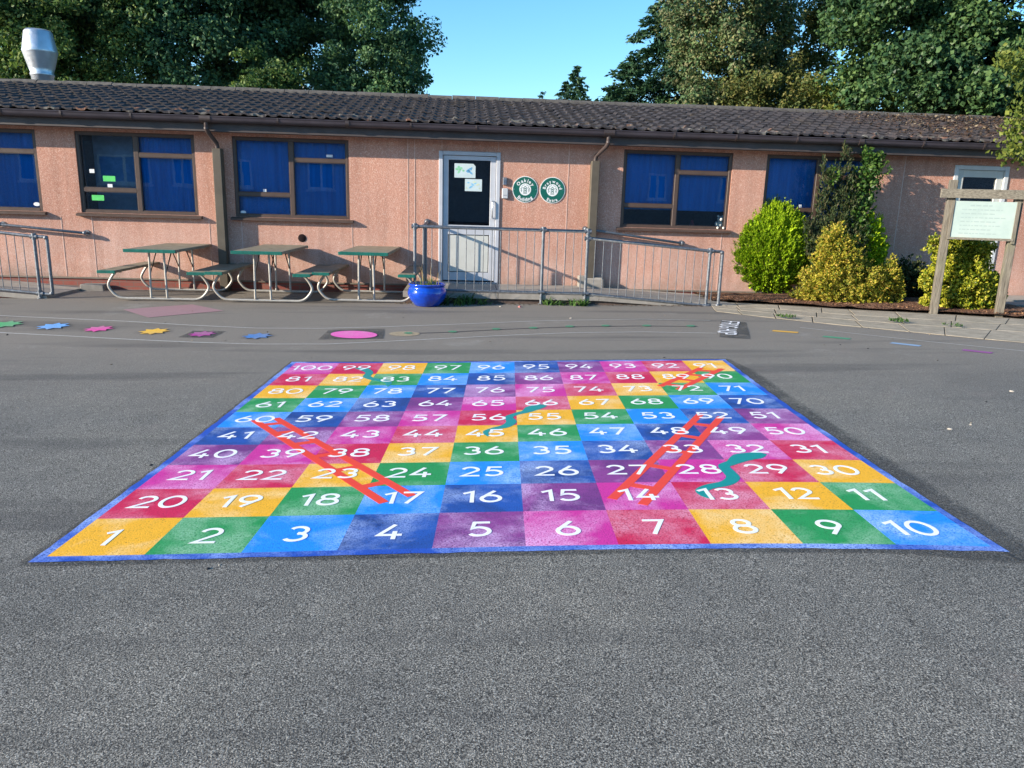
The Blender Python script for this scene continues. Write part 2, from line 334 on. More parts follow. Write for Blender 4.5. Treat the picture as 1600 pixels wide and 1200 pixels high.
def leafmat(name, cols, trans=.25, rough=.55, big=None):
    t = NT(name); isl = t.n('ShaderNodeNewGeometry').outputs['Random Per Island']; n = len(cols)
    c = t.ramp(isl, *[(i / (n - 1), k) for i, k in enumerate(cols)])
    c = t.mix(.85, c, t.ramp(t.noise(.9, 3, .6), (.33, (.66, .72, .80)), (.68, (1.28, 1.22, 1.0))), 'MULTIPLY')
    if big: c = t.mix(t.ramp(t.noise(big[1], 3, .6), (.46, 0), (.60, big[2])), c, big[0])
    t.set(c, rough, spec=.2); tl = t.n('ShaderNodeBsdfTranslucent'); t.link(t.mix(.5, c, (.9, 1, .35), 'MULTIPLY'), tl.inputs[0])
    mx = t.n('ShaderNodeMixShader'); mx.inputs[0].default_value = trans; t.link(t.b.outputs[0], mx.inputs[1]); t.link(tl.outputs[0], mx.inputs[2]); t.link(mx.outputs[0], t.out.inputs[0]); return t.m

# ---------------------------------------------------------------- ground
def axis(a, b, step, far):
    c = list(np.arange(a, b + 1e-6, step)); k = 1.0; lo, hi = a, b
    L, H_ = [], []
    while lo > -far: lo -= k; hi += k; k *= 1.7; L.append(lo); H_.append(hi)
    return L[::-1] + c + H_
gx, gy = axis(-16, 16, .25, 600), axis(-4, 16, .25, 600)
mb = MB(); vs = [(x, y, gz(x, y)) for y in gy for x in gx]; nx = len(gx)
mb.add(vs, [(j * nx + i, j * nx + i + 1, (j + 1) * nx + i + 1, (j + 1) * nx + i) for j in range(len(gy) - 1) for i in range(nx - 1)], True)
mb.build('ground', M['asphalt'], kind='structure')

def sheet_poly(mb, pts, up):                       # thin painted shape on the ground, world points (x, y)
    c = (sum(p[0] for p in pts) / len(pts), sum(p[1] for p in pts) / len(pts)); vs = [(c[0], c[1], gz(*c) + up)] + [(p[0], p[1], gz(p[0], p[1]) + up) for p in pts]
    n = len(pts); mb.add(vs, [(0, k + 1, (k + 1) % n + 1) for k in range(n)])
def ribbon(mb, pts, w0, up, thick=0.0, closed=False, w_at=None):
    P = [Vector((p[0], p[1])) for p in pts]; n = len(P); Lf, Rt = [], []
    for i in range(n):
        a = P[i - 1] if (i or closed) else None; b = P[(i + 1) % n] if (i < n - 1 or closed) else None
        d1 = (P[i] - a).normalized() if a is not None else (b - P[i]).normalized(); d2 = (b - P[i]).normalized() if b is not None else d1
        t = d1 + d2; t = t.normalized() if t.length > 1e-6 else d1; nn = Vector((-t.y, t.x)); k = min(1.9, 1 / max(.3, nn.dot(Vector((-d1.y, d1.x)))))
        h = (w_at[i] if w_at else w0) / 2 * k; Lf.append(P[i] + nn * h); Rt.append(P[i] - nn * h)
    vs = [(p.x, p.y, gz(p.x, p.y) + up) for p in Lf] + [(p.x, p.y, gz(p.x, p.y) + up) for p in Rt]; fs = []
    rng = range(n if closed else n - 1)
    for i in rng: j = (i + 1) % n; fs.append((i, i + n, j + n, j))
    if thick:
        vs += [(v[0], v[1], v[2] - thick) for v in vs]; m = 2 * n
        for i in rng: j = (i + 1) % n; fs += [(i, j, j + m, i + m), (i + n, i + n + m, j + n + m, j + n)]
        if not closed: fs += [(0, m, m + n, n), (n - 1, 2 * n - 1, m + 2 * n - 1, m + n - 1)]
    mb.add(vs, fs)

# ---------------------------------------------------------------- the game board painted on the playground
PX = [-1.9872, 4.1469, -0.0341, 0.0055, -0.0356, -0.1125, -0.0445, -0.1442, 0.2674, 0.0025]
PYc = [3.0184, 0.123, 4.2019, 0.3002, -0.4226, -0.7928, -0.3436, 0.314, 0.07, 0.8975]
def BP(i, j):
    a, b = i / 10, j / 10; m = [1, a, b, a * a, a * b, b * b, a ** 3, a * a * b, a * b * b, b ** 3]
    return sum(p * q for p, q in zip(PX, m)), sum(p * q for p, q in zip(PYc, m))
bc = BP(5, 5); board = empty('snakes_and_ladders_board', (bc[0], bc[1], gz(*bc)), 0, 'large square multicoloured snakes and ladders game painted on the playground', 'playground game')
def ring(lo, hi, lo2, hi2, n=24):                   # closed boundary points of a square in board units, bottom, right, top, left
    f = lambda a, b, k: a + (b - a) * k / n
    def pts(l, h): return [BP(f(l, h, k), l) for k in range(n)] + [BP(h, f(l, h, k)) for k in range(n)] + [BP(f(h, l, k), h) for k in range(n)] + [BP(l, f(h, l, k)) for k in range(n)]
    return pts(lo, hi), pts(lo2, hi2)
a, b = ring(0, 10, -.115, 10.115, 60); n = len(a); mb = MB(); b = [(p[0] + random.uniform(-.005, .005), p[1] + random.uniform(-.005, .005)) for p in b]
mb.add([(p[0], p[1], gz(*p) + .005) for p in a] + [(p[0], p[1], gz(*p) + .004) for p in b], [(i, i + n, (i + 1) % n + n, (i + 1) % n) for i in range(n)])
mb.build('border', M['border'], board, world=True, label='worn blue border line round the squares')
# dark primer left showing round the border, widest on the right
mb = MB(); P = []; E_ = []; n = 96
for lo, hi, al in ((-.12, 10.12, .95), (None, 1, .8), (None, 2, 0)):
    if lo is not None: q = ring(lo, hi, lo, hi)[0]
    else:
        q = []; base = ring(-.12, 10.12, -.12, 10.12)[0]
        for k, p in enumerate(base):
            s_ = k // 24; wid = (.045, .15, .05, .03)[s_]; wn = (.15, .05, .03, .045)[s_]; tt = (k % 24) / 24
            if tt > .9: wid = wid + (wn - wid) * (tt - .9) * 10
            d_ = Vector(p) - Vector(BP(5, 5)); out = [Vector((0, -1)), Vector((1, .02)), Vector((0, 1)), Vector((-1, 0))][s_]
            if k % 24 == 0: out = (out + [Vector((-1, 0)), Vector((0, -1)), Vector((1, 0)), Vector((0, 1))][s_])
            q.append(tuple(Vector(p) + out * wid * (.62 if hi == 1 else .98)))
    P.append(q); E_.append(al)
vs = []; at = []
for q, al in zip(P, E_):
    for p in q: vs.append((p[0], p[1], gz(*p) + .002)); at.append(al)
fs = []
for r_ in range(2):
    for i in range(n): j = (i + 1) % n; fs.append((r_ * n + i, (r_ + 1) * n + i, (r_ + 1) * n + j, r_ * n + j))
mb.add(vs, fs); o = mb.build('primer_edge', M['primer'], board, world=True, label='dark sealed asphalt strip round the board')
at_ = o.data.attributes.new('edge', 'FLOAT', 'POINT'); at_.data.foreach_set('value', at)
def arc(cx, cy, rx, ry, a0, a1, n=16): return [(cx + rx * math.cos(rad(a0 + (a1 - a0) * k / n)), cy + ry * math.sin(rad(a0 + (a1 - a0) * k / n))) for k in range(n + 1)]
GL = {'0': (.76, [(arc(.38, .5, .31, .43, 0, 360, 32)[:-1], 1)]), '1': (.42, [([(.04, .76), (.30, .91), (.30, .02)], 0)]),
 '2': (.66, [(arc(.32, .68, .24, .25, 165, -28, 14) + [(.07, .075), (.62, .075)], 0)]),
 '3': (.66, [(arc(.30, .70, .22, .23, 150, -85, 14), 0), (arc(.30, .30, .26, .235, 88, -150, 16), 0)]),
 '4': (.70, [([(.42, .96), (.06, .29), (.66, .29)], 0), ([(.46, .52), (.46, .02)], 0)]),
 '5': (.66, [([(.58, .925), (.17, .925), (.12, .53)] + arc(.30, .335, .27, .265, 120, -145, 16), 0)]),
 '6': (.68, [(arc(.34, .33, .27, .26, 0, 360, 28)[:-1], 1), ([(.45, .96), (.22, .62), (.105, .42)], 0)]),
 '7': (.64, [([(.05, .925), (.57, .925), (.22, .02)], 0)]),
 '8': (.68, [(arc(.34, .72, .215, .20, 0, 360, 26)[:-1], 1), (arc(.34, .30, .265, .235, 0, 360, 28)[:-1], 1)]),
 '9': (.68, [(arc(.34, .67, .27, .26, 0, 360, 28)[:-1], 1), ([(.23, .04), (.46, .38), (.575, .58)], 0)])}
def number_mb(num, i, j, h=.43):
    s_ = str(num); gap = .09; W_ = sum(GL[c][0] for c in s_) + gap * (len(s_) - 1); x = i + .49 - W_ * h / 2 + random.uniform(-.02, .02); y = j + .32 + random.uniform(-.015, .02)
    if j == 0: y -= .07; 
    x -= (.09 if i == 0 and j == 0 else .07 if i == 9 else 0)
    mb = MB()
    for c in s_:
        wd, st = GL[c]
        for q, (pts, cl) in enumerate(st):
            ribbon(mb, [BP(x + px * h, y + py * h) for px, py in pts], (.124 * h * .412), .0067 + .0002 * q, .0007, bool(cl))
        x += (wd + gap) * h
    return mb
CN = dict(sky_blue='sky blue')
for j in range(10):
    for i in range(10):
        num = j * 10 + (i + 1 if j % 2 == 0 else 10 - i); ck = SEQ[(i - j) % 7]; mb = MB(); k = 3
        mb.add([(*BP(i + a / k, j + b / k), 0) for b in range(k + 1) for a in range(k + 1)], [(b * (k + 1) + a, b * (k + 1) + a + 1, (b + 1) * (k + 1) + a + 1, (b + 1) * (k + 1) + a) for b in range(k) for a in range(k)])
        mb.v = [(v[0], v[1], gz(v[0], v[1]) + .005) for v in mb.v]
        sq = mb.build('square', M['sq_' + ck], board, world=True, label=f'{CN.get(ck, ck)} square numbered {num}')
        number_mb(num, i, j).build('number', M['white_mark'], sq, world=True)
def seg(p, q, n): return [(p[0] + (q[0] - p[0]) * k / n, p[1] + (q[1] - p[1]) * k / n) for k in range(n + 1)]
def ladder(l0, l1, r0, r1, rungs, wd, label):
    a0, a1, b0, b1 = [Vector(PG(*p)[:2]) for p in (l0, l1, r0, r1)]; mb = MB()
    ribbon(mb, seg(a0, a1, 8), wd, .0058, .0006); ribbon(mb, seg(b0, b1, 8), wd, .0058, .0006)
    for t in rungs:
        p, q = a0.lerp(a1, t), b0.lerp(b1, t); d = (q - p).normalized() * wd * .4; ribbon(mb, [p + d, q - d], wd * 1.1, .0056, .0005)
    mb.build('ladder', M['red_mark'], board, world=True, label=label)
ladder((600, 787), (397, 657.5), (644, 776.5), (431, 654.5), (.14, .31, .47, .63, .79, .92), .054, 'long red ladder rising leftwards from square 17 to square 60')
ladder((956, 781), (1095, 647.5), (1004, 790), (1127, 652), (.13, .32, .5, .68, .85), .054, 'long red ladder rising rightwards from square 14 to square 52')
ladder((1031, 604.5), (1096, 575.5), (1060, 609.5), (1128, 577), (.12, .38, .62, .86), .06, 'short red ladder from square 72 up to square 91')
def snake(px, ws, label):
    pts = [Vector(PG(*p)[:2]) for p in px]; out = []; wo = []
    for i in range(len(pts) - 1):
        p0 = pts[max(0, i - 1)]; p1 = pts[i]; p2 = pts[i + 1]; p3 = pts[min(len(pts) - 1, i + 2)]
        for k in range(6):
            t = k / 6; out.append(.5 * ((2 * p1) + (p2 - p0) * t + (2 * p0 - 5 * p1 + 4 * p2 - p3) * t * t + (-p0 + 3 * p1 - 3 * p2 + p3) * t ** 3)); wo.append(ws[i] + (ws[i + 1] - ws[i]) * t)
    out.append(pts[-1]); wo.append(ws[-1]); mb = MB(); ribbon(mb, out, .1, .0062, .0008, w_at=wo); mb.build('snake', M['teal_mark'], board, world=True, label=label)
snake([(1190, 709), (1178, 713), (1160, 716), (1144, 724), (1131, 729.5), (1139, 739), (1145, 748), (1134, 756.5), (1108, 762), (1096, 768.5), (1103, 776), (1116, 781)], [.07, .12, .13, .07, .065, .07, .075, .07, .065, .065, .05, .015], 'teal snake with its head at square 32 and tail at square 13')
snake([(852, 634), (842, 636), (832, 639), (822, 644), (806, 648), (795, 653), (799, 660), (790, 667), (772, 671), (759, 676), (763, 683)], [.05, .11, .12, .07, .05, .06, .075, .07, .05, .04, .015], 'teal snake with its head at square 66 and tail at square 45')
snake([(557, 576), (568, 577.5), (577, 583), (573, 589), (582, 593), (600, 596), (607, 599), (606, 605)], [.06, .10, .07, .07, .07, .09, .06, .015], 'teal snake with its head at square 99 and tail at square 78')

# ---------------------------------------------------------------- other playground markings
def gp(px, py): return tuple(PG(px, py)[:2])
def dense(pts, n=3):
    o = []
    for i in range(len(pts)): o += seg(pts[i], pts[(i + 1) % len(pts)], n)[:-1]
    return o
def marking(name, mat, fill, label, cat, group=None, mats=None):
    mb = MB(); fill(mb); c = Vector(mb.v[0]); c.z = gz(c.x, c.y); e = [v for v in mb.v]
    return mb.build(name, mat, None, label=label, cat=cat, group=group)
LN = worn('worn_white_line', (.55, .55, .53), .35, sc=25)
def curve_pts(px, n=8):
    q = [Vector(PG(*p)[:2]) for p in px]; o = []
    for i in range(len(q) - 1): o += seg(q[i], q[i + 1], n)[:-1]
    return o + [q[-1]]
marking('painted_line', LN, lambda m: ribbon(m, curve_pts([(-60, 492), (0, 493.5), (100, 498), (200, 502.5), (300, 508.5), (400, 513), (500, 513.5), (600, 511), (700, 507.5), (850, 501.5), (1000, 499), (1110, 501)]), .022, .004), 'thin worn white line curving past the far side of the coloured stars', 'painted line', 'track edge lines')
marking('painted_line', LN, lambda m: ribbon(m, curve_pts([(-60, 518), (0, 520), (100, 525), (200, 530.5), (300, 535), (400, 538), (510, 538), (600, 534), (700, 529), (800, 524), (900, 520), (1010, 519), (1120, 521)]), .022, .004), 'thin worn white line curving past the near side of the coloured stars', 'painted line', 'track edge lines')
marking('painted_line', LN, lambda m: ribbon(m, curve_pts([(1250, 512), (1340, 522), (1450, 534), (1560, 545), (1680, 557)]), .02, .004), 'faint worn white line beyond the coloured bars near the paving', 'painted line')
for px, py, cn, col, s in ((8, 507.5, 'green', (.08, .42, .16), 27), (83, 510.5, 'sky blue', (.16, .42, .85), 25), (154, 514.5, 'pink', (.75, .10, .38), 23), (241, 518.5, 'yellow', (.85, .50, .06), 24), (316, 522.5, 'purple', (.42, .06, .30), 22), (402, 525.8, 'mid blue', (.07, .22, .55), 24)):
    c = gp(px, py); R_ = (Vector(gp(px + s, py)) - Vector(c)).length
    mm = paint('paint_star_' + cn.replace(' ', '_'), col, (.30, .29, .28), .6, None, px)
    sq = [(-1.25, -1.1), (1.2, -1.2), (1.3, 1.1), (-1.15, 1.2)] if cn == 'purple' else [(1.35 * math.cos(rad(a)), 1.25 * math.sin(rad(a))) for a in range(0, 360, 30)]
    root = empty('painted_star', (c[0], c[1], gz(*c)), 0, f'{cn} star shape painted on a dark patch of asphalt', 'painted star', 'coloured stars in a row along the track')
    m_ = MB(); sheet_poly(m_, dense([(c[0] + a * R_, c[1] + b * R_) for a, b in sq], 2), .004); o = m_.build('dark_patch', M['primer'], root, world=True)
    at_ = o.data.attributes.new('edge', 'FLOAT', 'POINT'); at_.data.foreach_set('value', [.8] + [.8 if cn == 'purple' else .0] * (len(o.data.vertices) - 1))
    m_ = MB(); sheet_poly(m_, dense([(c[0] + R_ * (1 if k % 2 == 0 else .62) * math.cos(rad(k * 22.5 + 10)), c[1] + R_ * (1 if k % 2 == 0 else .62) * math.sin(rad(k * 22.5 + 10))) for k in range(16)], 2), .008); m_.build('star', mm, root, world=True)
root = empty('painted_circle', (*gp(553, 524), gz(*gp(553, 524))), 0, 'pink circle on a dark asphalt rectangle beyond the game board', 'painted circle')
m_ = MB(); sheet_poly(m_, dense([gp(497, 531), gp(599, 529.5), gp(601, 514), gp(513, 516)], 5), .004); o = m_.build('dark_patch', M['primer'], root, world=True)
at_ = o.data.attributes.new('edge', 'FLOAT', 'POINT'); at_.data.foreach_set('value', [.95] * len(o.data.vertices))
m_ = MB(); sheet_poly(m_, [gp(553 + 36.5 * math.cos(rad(a)), 523.7 + 5.9 * math.sin(rad(a + 6))) for a in range(0, 360, 10)], .008); m_.build('disc', paint('paint_circle', (.80, .13, .48), (.6, .4, .5), .4, None, 3), root, world=True)
marking('faded_square', worn('worn_pink', (.34, .20, .22), .2, sc=70), lambda m: sheet_poly(m, dense([gp(192, 484), gp(232, 496.5), gp(350, 486), gp(300, 476)], 5), .004), 'faded dusty pink square on the asphalt in front of the leftmost picnic table', 'painted square')
sn = empty('painted_worm', (*gp(860, 512), gz(*gp(860, 512))), 0, 'long thin dark worm with green dots painted beyond the game board', 'painted worm')
m_ = MB(); ribbon(m_, curve_pts([(636, 521.5), (700, 519.5), (775, 515.5), (833, 513), (890, 511), (1000, 509.5), (1090, 510.5)], 8), .035, .004); m_.build('body', worn('worn_dark', (.04, .042, .048), .5, sc=30), sn, world=True)
m_ = MB(); sheet_poly(m_, [gp(632 + 24 * math.cos(rad(a)), 522 + 3.6 * math.sin(rad(a))) for a in range(0, 360, 15)], .0045); m_.build('head_ring', worn('worn_sand', (.42, .34, .22), .5, sc=30), sn, world=True)
gd = worn('worn_green', (.06, .26, .14), .5, sc=50)
for px, py in ((638, 521.2), (707, 519), (775, 514.8), (833, 513), (890, 510.7), (946, 509.6), (1010, 509.5), (1079, 510)):
    m_ = MB(); sheet_poly(m_, [gp(px + 7 * math.cos(rad(a)), py + 1.5 * math.sin(rad(a))) for a in range(0, 360, 24)], .008); m_.build('dot', gd, sn, world=True)
for a, b, cn, col in (((1207, 517), (1247, 520), 'yellow', (.75, .42, .04)), ((1286, 526), (1328, 530), 'green', (.05, .30, .16)), ((1392, 536), (1438, 541), 'pale blue', (.25, .38, .55)), ((1504, 547), (1550, 552), 'purple', (.28, .07, .27))):
    marking('painted_bar', worn('worn_bar_' + cn.replace(' ', '_'), col, .08, sc=45), lambda m: ribbon(m, seg(gp(*a), gp(*b), 4), .10, .004), f'short {cn} bar painted on the asphalt near the paving', 'painted bar', 'hop bars beside the paving')
# words FROG HOP on a dark patch
wr = empty('painted_words', (*gp(1145, 515), gz(*gp(1145, 515))), 0, 'white block letters on a dark asphalt patch beside the ramp end', 'painted words')
m_ = MB(); sheet_poly(m_, dense([gp(1124, 527), gp(1173, 530.5), gp(1166, 504), gp(1126, 501)], 5), .004); o = m_.build('dark_patch', M['primer'], wr, world=True)
at_ = o.data.attributes.new('edge', 'FLOAT', 'POINT'); at_.data.foreach_set('value', [1] * len(o.data.vertices))
LT = {'F': [[(0, 0), (0, 1), (.6, 1)], [(0.07, .55), (.5, .55)]], 'R': [[(0, 0), (0, 1), (.45, .97), (.55, .75), (.45, .52), (.07, .5)], [(.3, .46), (.6, 0)]], 'O': [[(.1, .12), (0, .5), (.1, .88), (.3, 1), (.5, .88), (.6, .5), (.5, .12), (.3, 0)]], 'G': [[(.6, .85), (.35, 1), (.1, .85), (0, .5), (.1, .15), (.35, 0), (.6, .15), (.6, .45), (.35, .45)]], 'H': [[(0, 0), (0, 1)], [(.6, 0), (.6, 1)], [(.07, .5), (.53, .5)]], 'P': [[(0, 0), (0, 1), (.45, .97), (.57, .75), (.45, .5), (.07, .48)]]}
c00, c10, c01, c11 = [Vector(gp(*p)) for p in ((1128, 502), (1154, 504), (1120.5, 524), (1149, 525))]
def wq(u, v): return tuple(c00.lerp(c01, u).lerp(c10.lerp(c11, u), v))   # u runs towards the camera, v is letter height
m_ = MB(); tot = 8 * .9; x = 0
for ch in 'FROG HOP':
    if ch == ' ': x += .35; continue
    for q, st in enumerate(LT[ch]): ribbon(m_, [wq((x + a) / 6.2, b) for a, b in st], .028, .008 + .0006 * q, closed=(ch == 'O'))
    x += .84
m_.build('lettering', M['white_mark'], wr, world=True)

rs = random.Random(12); mk = [Vector(gp(*p)) for p in ((1500, 828), (1545, 851), (1600, 878), (1680, 905))]; pts = []
for a, b in zip(mk[:-1], mk[1:]):
    for k in range(7): q = a.lerp(b, k / 7); pts.append((q.x + rs.uniform(-.012, .012), q.y + rs.uniform(-.012, .012)))
marking('asphalt_crack', worn('crack_fill', (.02, .02, .022), .1, sc=50), lambda m: ribbon(m, pts, .010, .0028), 'thin dark crack in the asphalt running right from the board corner by square 10', 'crack')

# ---------------------------------------------------------------- paving and planting bed
front = [(1118, 487), (1170, 493), (1230, 500), (1300, 507), (1400, 517), (1462, 523), (1530, 530), (1600, 536), (1700, 546)]
back = [(1106, 473), (1150, 474), (1225, 478), (1300, 483), (1340, 485), (1450, 490.5), (1560, 497), (1610, 500), (1700, 506)]
FR = [Vector(gp(*p)) for p in front]; BK = [Vector(gp(*p)) for p in back]
def along(L, t):
    t = t * (len(L) - 1); i = min(int(t), len(L) - 2); return L[i].lerp(L[i + 1], t - i)
mb = MB(); ncol = 9
def edge_at(t): return along(FR, t), along(BK, t)
rows = (0, .36, .68, 1)
for r_ in range(3):
    ts = [k / ncol + (.012 * (r_ - 1)) + random.uniform(-.004, .004) for k in range(ncol + 1)]; ts[0] = 0; ts[-1] = 1
    for k in range(ncol):
        g = .008; q = []
        for t, s_ in ((ts[k], 0), (ts[k + 1], 0), (ts[k + 1], 1), (ts[k], 1)):
            a, b = edge_at(max(0, min(1, t))); q.append(a.lerp(b, rows[r_ + s_]))
        c = (q[0] + q[1] + q[2] + q[3]) / 4; tilt = random.uniform(-.004, .006); q = [p + (c - p).normalized() * g * 1.6 for p in q]
        up = [(p.x, p.y, gz(p.x, p.y) + .008 + tilt * .25 * (1 if m in (0, 3) else -1)) for m, p in enumerate(q)]; qi = [p + (c - p).normalized() * .004 for p in q]
        ti = [(p.x, p.y, u[2]) for p, u in zip(qi, up)]; lo = [(u[0], u[1], u[2] - .003) for u in up]; bt = [(u[0], u[1], u[2] - .10) for u in up]
        mb.add(ti + lo + bt, [(0, 1, 2, 3)] + [(m, m + 4, (m + 1) % 4 + 4, (m + 1) % 4) for m in range(4)] + [(m + 4, m + 8, (m + 1) % 4 + 8, (m + 1) % 4 + 4) for m in range(4)])
mb.build('path', M['slab'], kind='structure')
mb = MB(); vs = []
for k in range(61):
    a, b = edge_at(k / 60); vs += [(p.x, p.y, gz(p.x, p.y) + .003) for p in (a, a.lerp(b, .33), a.lerp(b, .67), b)]
mb.add(vs, [(4 * k + m, 4 * k + 4 + m, 4 * k + 5 + m, 4 * k + 1 + m) for k in range(60) for m in range(3)]); mb.build('path_bedding', plain('joint_soil', (.045, .04, .03), .95, var=.4, scale=30), kind='structure')
mb = MB(); nn = 40; vs = []
for k in range(nn + 1):
    b = along(BK, k / nn); u_, = [b]; q = Vector((b.x, b.y)); wy = D + q.x * math.tan(TH) + .02
    for m in range(9): y = q.y + .02 + (wy - q.y) * m / 8; vs.append((q.x, y, gz(q.x, y) + .035 + .03 * math.sin(math.pi * m / 8) + random.uniform(0, .022)))
mb.add(vs, [(k * 9 + m, (k + 1) * 9 + m, (k + 1) * 9 + m + 1, k * 9 + m + 1) for k in range(nn) for m in range(8)]); mb.build('planting_bed', M['mulch'], kind='structure')

# ---------------------------------------------------------------- the school building
B = empty('school_building', (0, D, 0), TH, 'long single storey pink pebbledash building with a brown tiled roof', 'building')
UL, UR, ZT_, BACK = -11.5, 11.2, 2.60, 5.4
W_Z0, W_Z1 = 1.176, 2.431; WW = 1.84
wins = [-9.45, -7.016, -4.59, 1.742, 4.159]        # left edges
holes = [(u, u + WW, W_Z0, W_Z1) for u in wins] + [(-1.297, -.293, .18, 2.313), (7.43, 8.40, .18, 2.36)]
holes.sort()
mb = MB(); x = UL; TK = .26
for a, b, z0, z1 in holes:
    mb.box((x, 0, .139), (a, TK, ZT_)); mb.box((a, 0, z1), (b, TK, ZT_))
    if z0 > .3: mb.box((a, 0, .139), (b, TK, z0))
    x = b
mb.box((x, 0, .139), (UR, TK, ZT_)); mb.box((UL, TK, -.1), (UL + .2, BACK, ZT_)); mb.box((UR - .2, TK, -.1), (UR, BACK, ZT_)); mb.box((UL, BACK, -.1), (UR, BACK + .2, ZT_))
wall = mb.build('wall', M['render'], B)
M['bead'] = plain('joint_bead', (.62, .42, .34), .7, var=.15)
for u, z0, z1 in ((-6.87, .15, 1.15), (-5.02, .15, 1.12), (-2.72, .15, 1.1), (-1.80, .15, 2.5), (-1.69, .15, 2.5), (-4.5, .15, 1.1), (.83, .15, 2.5), (3.50, .15, 1.12), (6.55, .3, 2.5), (-1.25, 2.33, 2.5), (-.33, 2.33, 2.5), (-7.35, .15, 1.1), (5.2, .15, 1.1)):
    mb = MB(); mb.box((u - .007, -.004, z0), (u + .007, .001, z1)); mb.build('joint_strip', M['bead'], wall)
mb = MB()
for a, b in ((UL, -1.297), (-.293, 7.43), (8.40, UR)): mb.box((a, .006, -.25), (b, .24, .118))
mb.build('brick_plinth', M['brick'], B)
mb = MB()
for a, b in ((UL, -1.297), (-.293, 7.43), (8.40, UR)): mb.box((a, -.014, .118), (b, .05, .143))
mb.build('drip_bead', plain('drip_bead', (.20, .165, .13), .8, var=.2), B)
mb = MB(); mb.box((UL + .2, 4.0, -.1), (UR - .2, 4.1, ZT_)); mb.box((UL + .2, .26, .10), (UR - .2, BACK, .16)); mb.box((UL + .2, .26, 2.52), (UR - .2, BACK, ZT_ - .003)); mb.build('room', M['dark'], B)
# windows: two lights wide, low opening on the left, high opening on the right
def window(u0, idx, tall_gap=False):
    u1 = u0 + WW; um = u0 + .50 * WW; z0, z1 = W_Z0, W_Z1; fw, dp = .05, .075; y0 = .018
    fr = MB(); B_ = lambda a, b: fr.bbox(a, b, .005)
    B_((u0, y0, z0), (u0 + fw, y0 + dp, z1)); B_((u1 - fw, y0, z0), (u1, y0 + dp, z1)); B_((u0 + fw, y0, z1 - fw), (u1 - fw, y0 + dp, z1)); B_((u0 + fw, y0, z0), (u1 - fw, y0 + dp, z0 + fw * .9))
    B_((um - .035, y0 + .002, z0 + fw * .9), (um + .035, y0 + dp, z1 - fw)); zl, zr = z0 + .365, z1 - .335
    B_((u0 + fw, y0 + .003, zl - .028), (um - .035, y0 + dp, zl + .028)); B_((um + .035, y0 + .003, zr - .028), (u1 - fw, y0 + dp, zr + .028))
    win = fr.build('window', M['frame'], B)
    panes = [(u0 + fw, um - .035, zl + .028, z1 - fw), (u0 + fw, um - .035, z0 + .045, zl - .028), (um + .035, u1 - fw, zr + .028, z1 - fw), (um + .035, u1 - fw, z0 + .045, zr - .028)]
    bd = MB()
    for a, b, c, d in panes:
        bd.box((a, y0 + .008, c), (a + .012, y0 + .03, d)); bd.box((b - .012, y0 + .008, c), (b, y0 + .03, d)); bd.box((a + .012, y0 + .008, d - .012), (b - .012, y0 + .03, d)); bd.box((a + .012, y0 + .008, c), (b - .012, y0 + .03, c + .012))
    bd.build('glazing_bead', plain('glazing_bead', (.05, .035, .03), .5) if 'bd' not in M else M['bd'], win)
    for a, b, c, d in panes: m_ = MB(); m_.box((a + .001, y0 + .034, c + .001), (b - .001, y0 + .040, d - .001)); m_.build('pane', M['glass'], win)
    s_ = MB(); s_.v = []; pr = [(-.075, z0 - .052), (-.075, z0 - .028), (-.055, z0 - .012), (.02, z0), (.12, z0), (.12, z0 - .052)]
    vs = [(x_, y, z) for x_ in (u0 - .06, u1 + .06) for y, z in pr]; n_ = len(pr); s_.add(vs, [tuple(range(n_)), tuple(range(2 * n_ - 1, n_ - 1, -1))] + [(k, k + n_, (k + 1) % n_ + n_, (k + 1) % n_) for k in range(n_)]); s_.build('sill', M['frame'], win)
    bl = MB(); zb = z0 + .30 if tall_gap else z0 + .02
    nb = 46; vs = []
    bx0 = um if idx == 1 else u0 + .02
    for k in range(nb + 1):
        xx = bx0 + (u1 - .02 - bx0) * k / nb; yy = .125 + .006 * math.sin(k * 1.9) + .004 * math.sin(k * .7 + idx)
        vs += [(xx, yy, zb), (xx, yy, z1 - .04)]
    if idx == 1: ib = MB(); ib.box((u0 + .02, .55, z0 - .1), (um + .2, .56, z1)); ib.build('room_tone_sheet', plain('grey_blue_room_tone', (.20, .32, .50), .9), win)  # added sheet; its colour stands in for the dim grey-blue room behind
    bl.add(vs, [(2 * k, 2 * k + 2, 2 * k + 3, 2 * k + 1) for k in range(nb)]); bl.build('blind', M['blind'], win)
    return win
M['bd'] = plain('glazing_bead', (.045, .032, .028), .5)
W = [window(u, k, k == 3) for k, u in enumerate(wins)]
def sticker(win, px, py, w_, h_, mat, label=None):
    u, z = PW(px, py, 0); m_ = MB(); m_.box((u - w_ / 2, .0445, z - h_ / 2), (u + w_ / 2, .0475, z + h_ / 2)); return m_.build('sticker', mat, win, label=label)
for px, py in ((168.5, 279), (151, 309)):
    sticker(W[1], px, py, .19, .085, M['green_sticker'], 'green notice sticker on the glass')
for px, py in ((141.5, 267), (170, 290.5)): sticker(W[1], px, py, .075, .06, M['white'], 'small white sticker on the glass')
sticker(W[2], 412.5, 297.5, .05, .045, M['white']); sticker(W[2], 514, 243.5, .10, .04, M['white']); sticker(W[4], 1252, 322, .045, .045, M['white'])
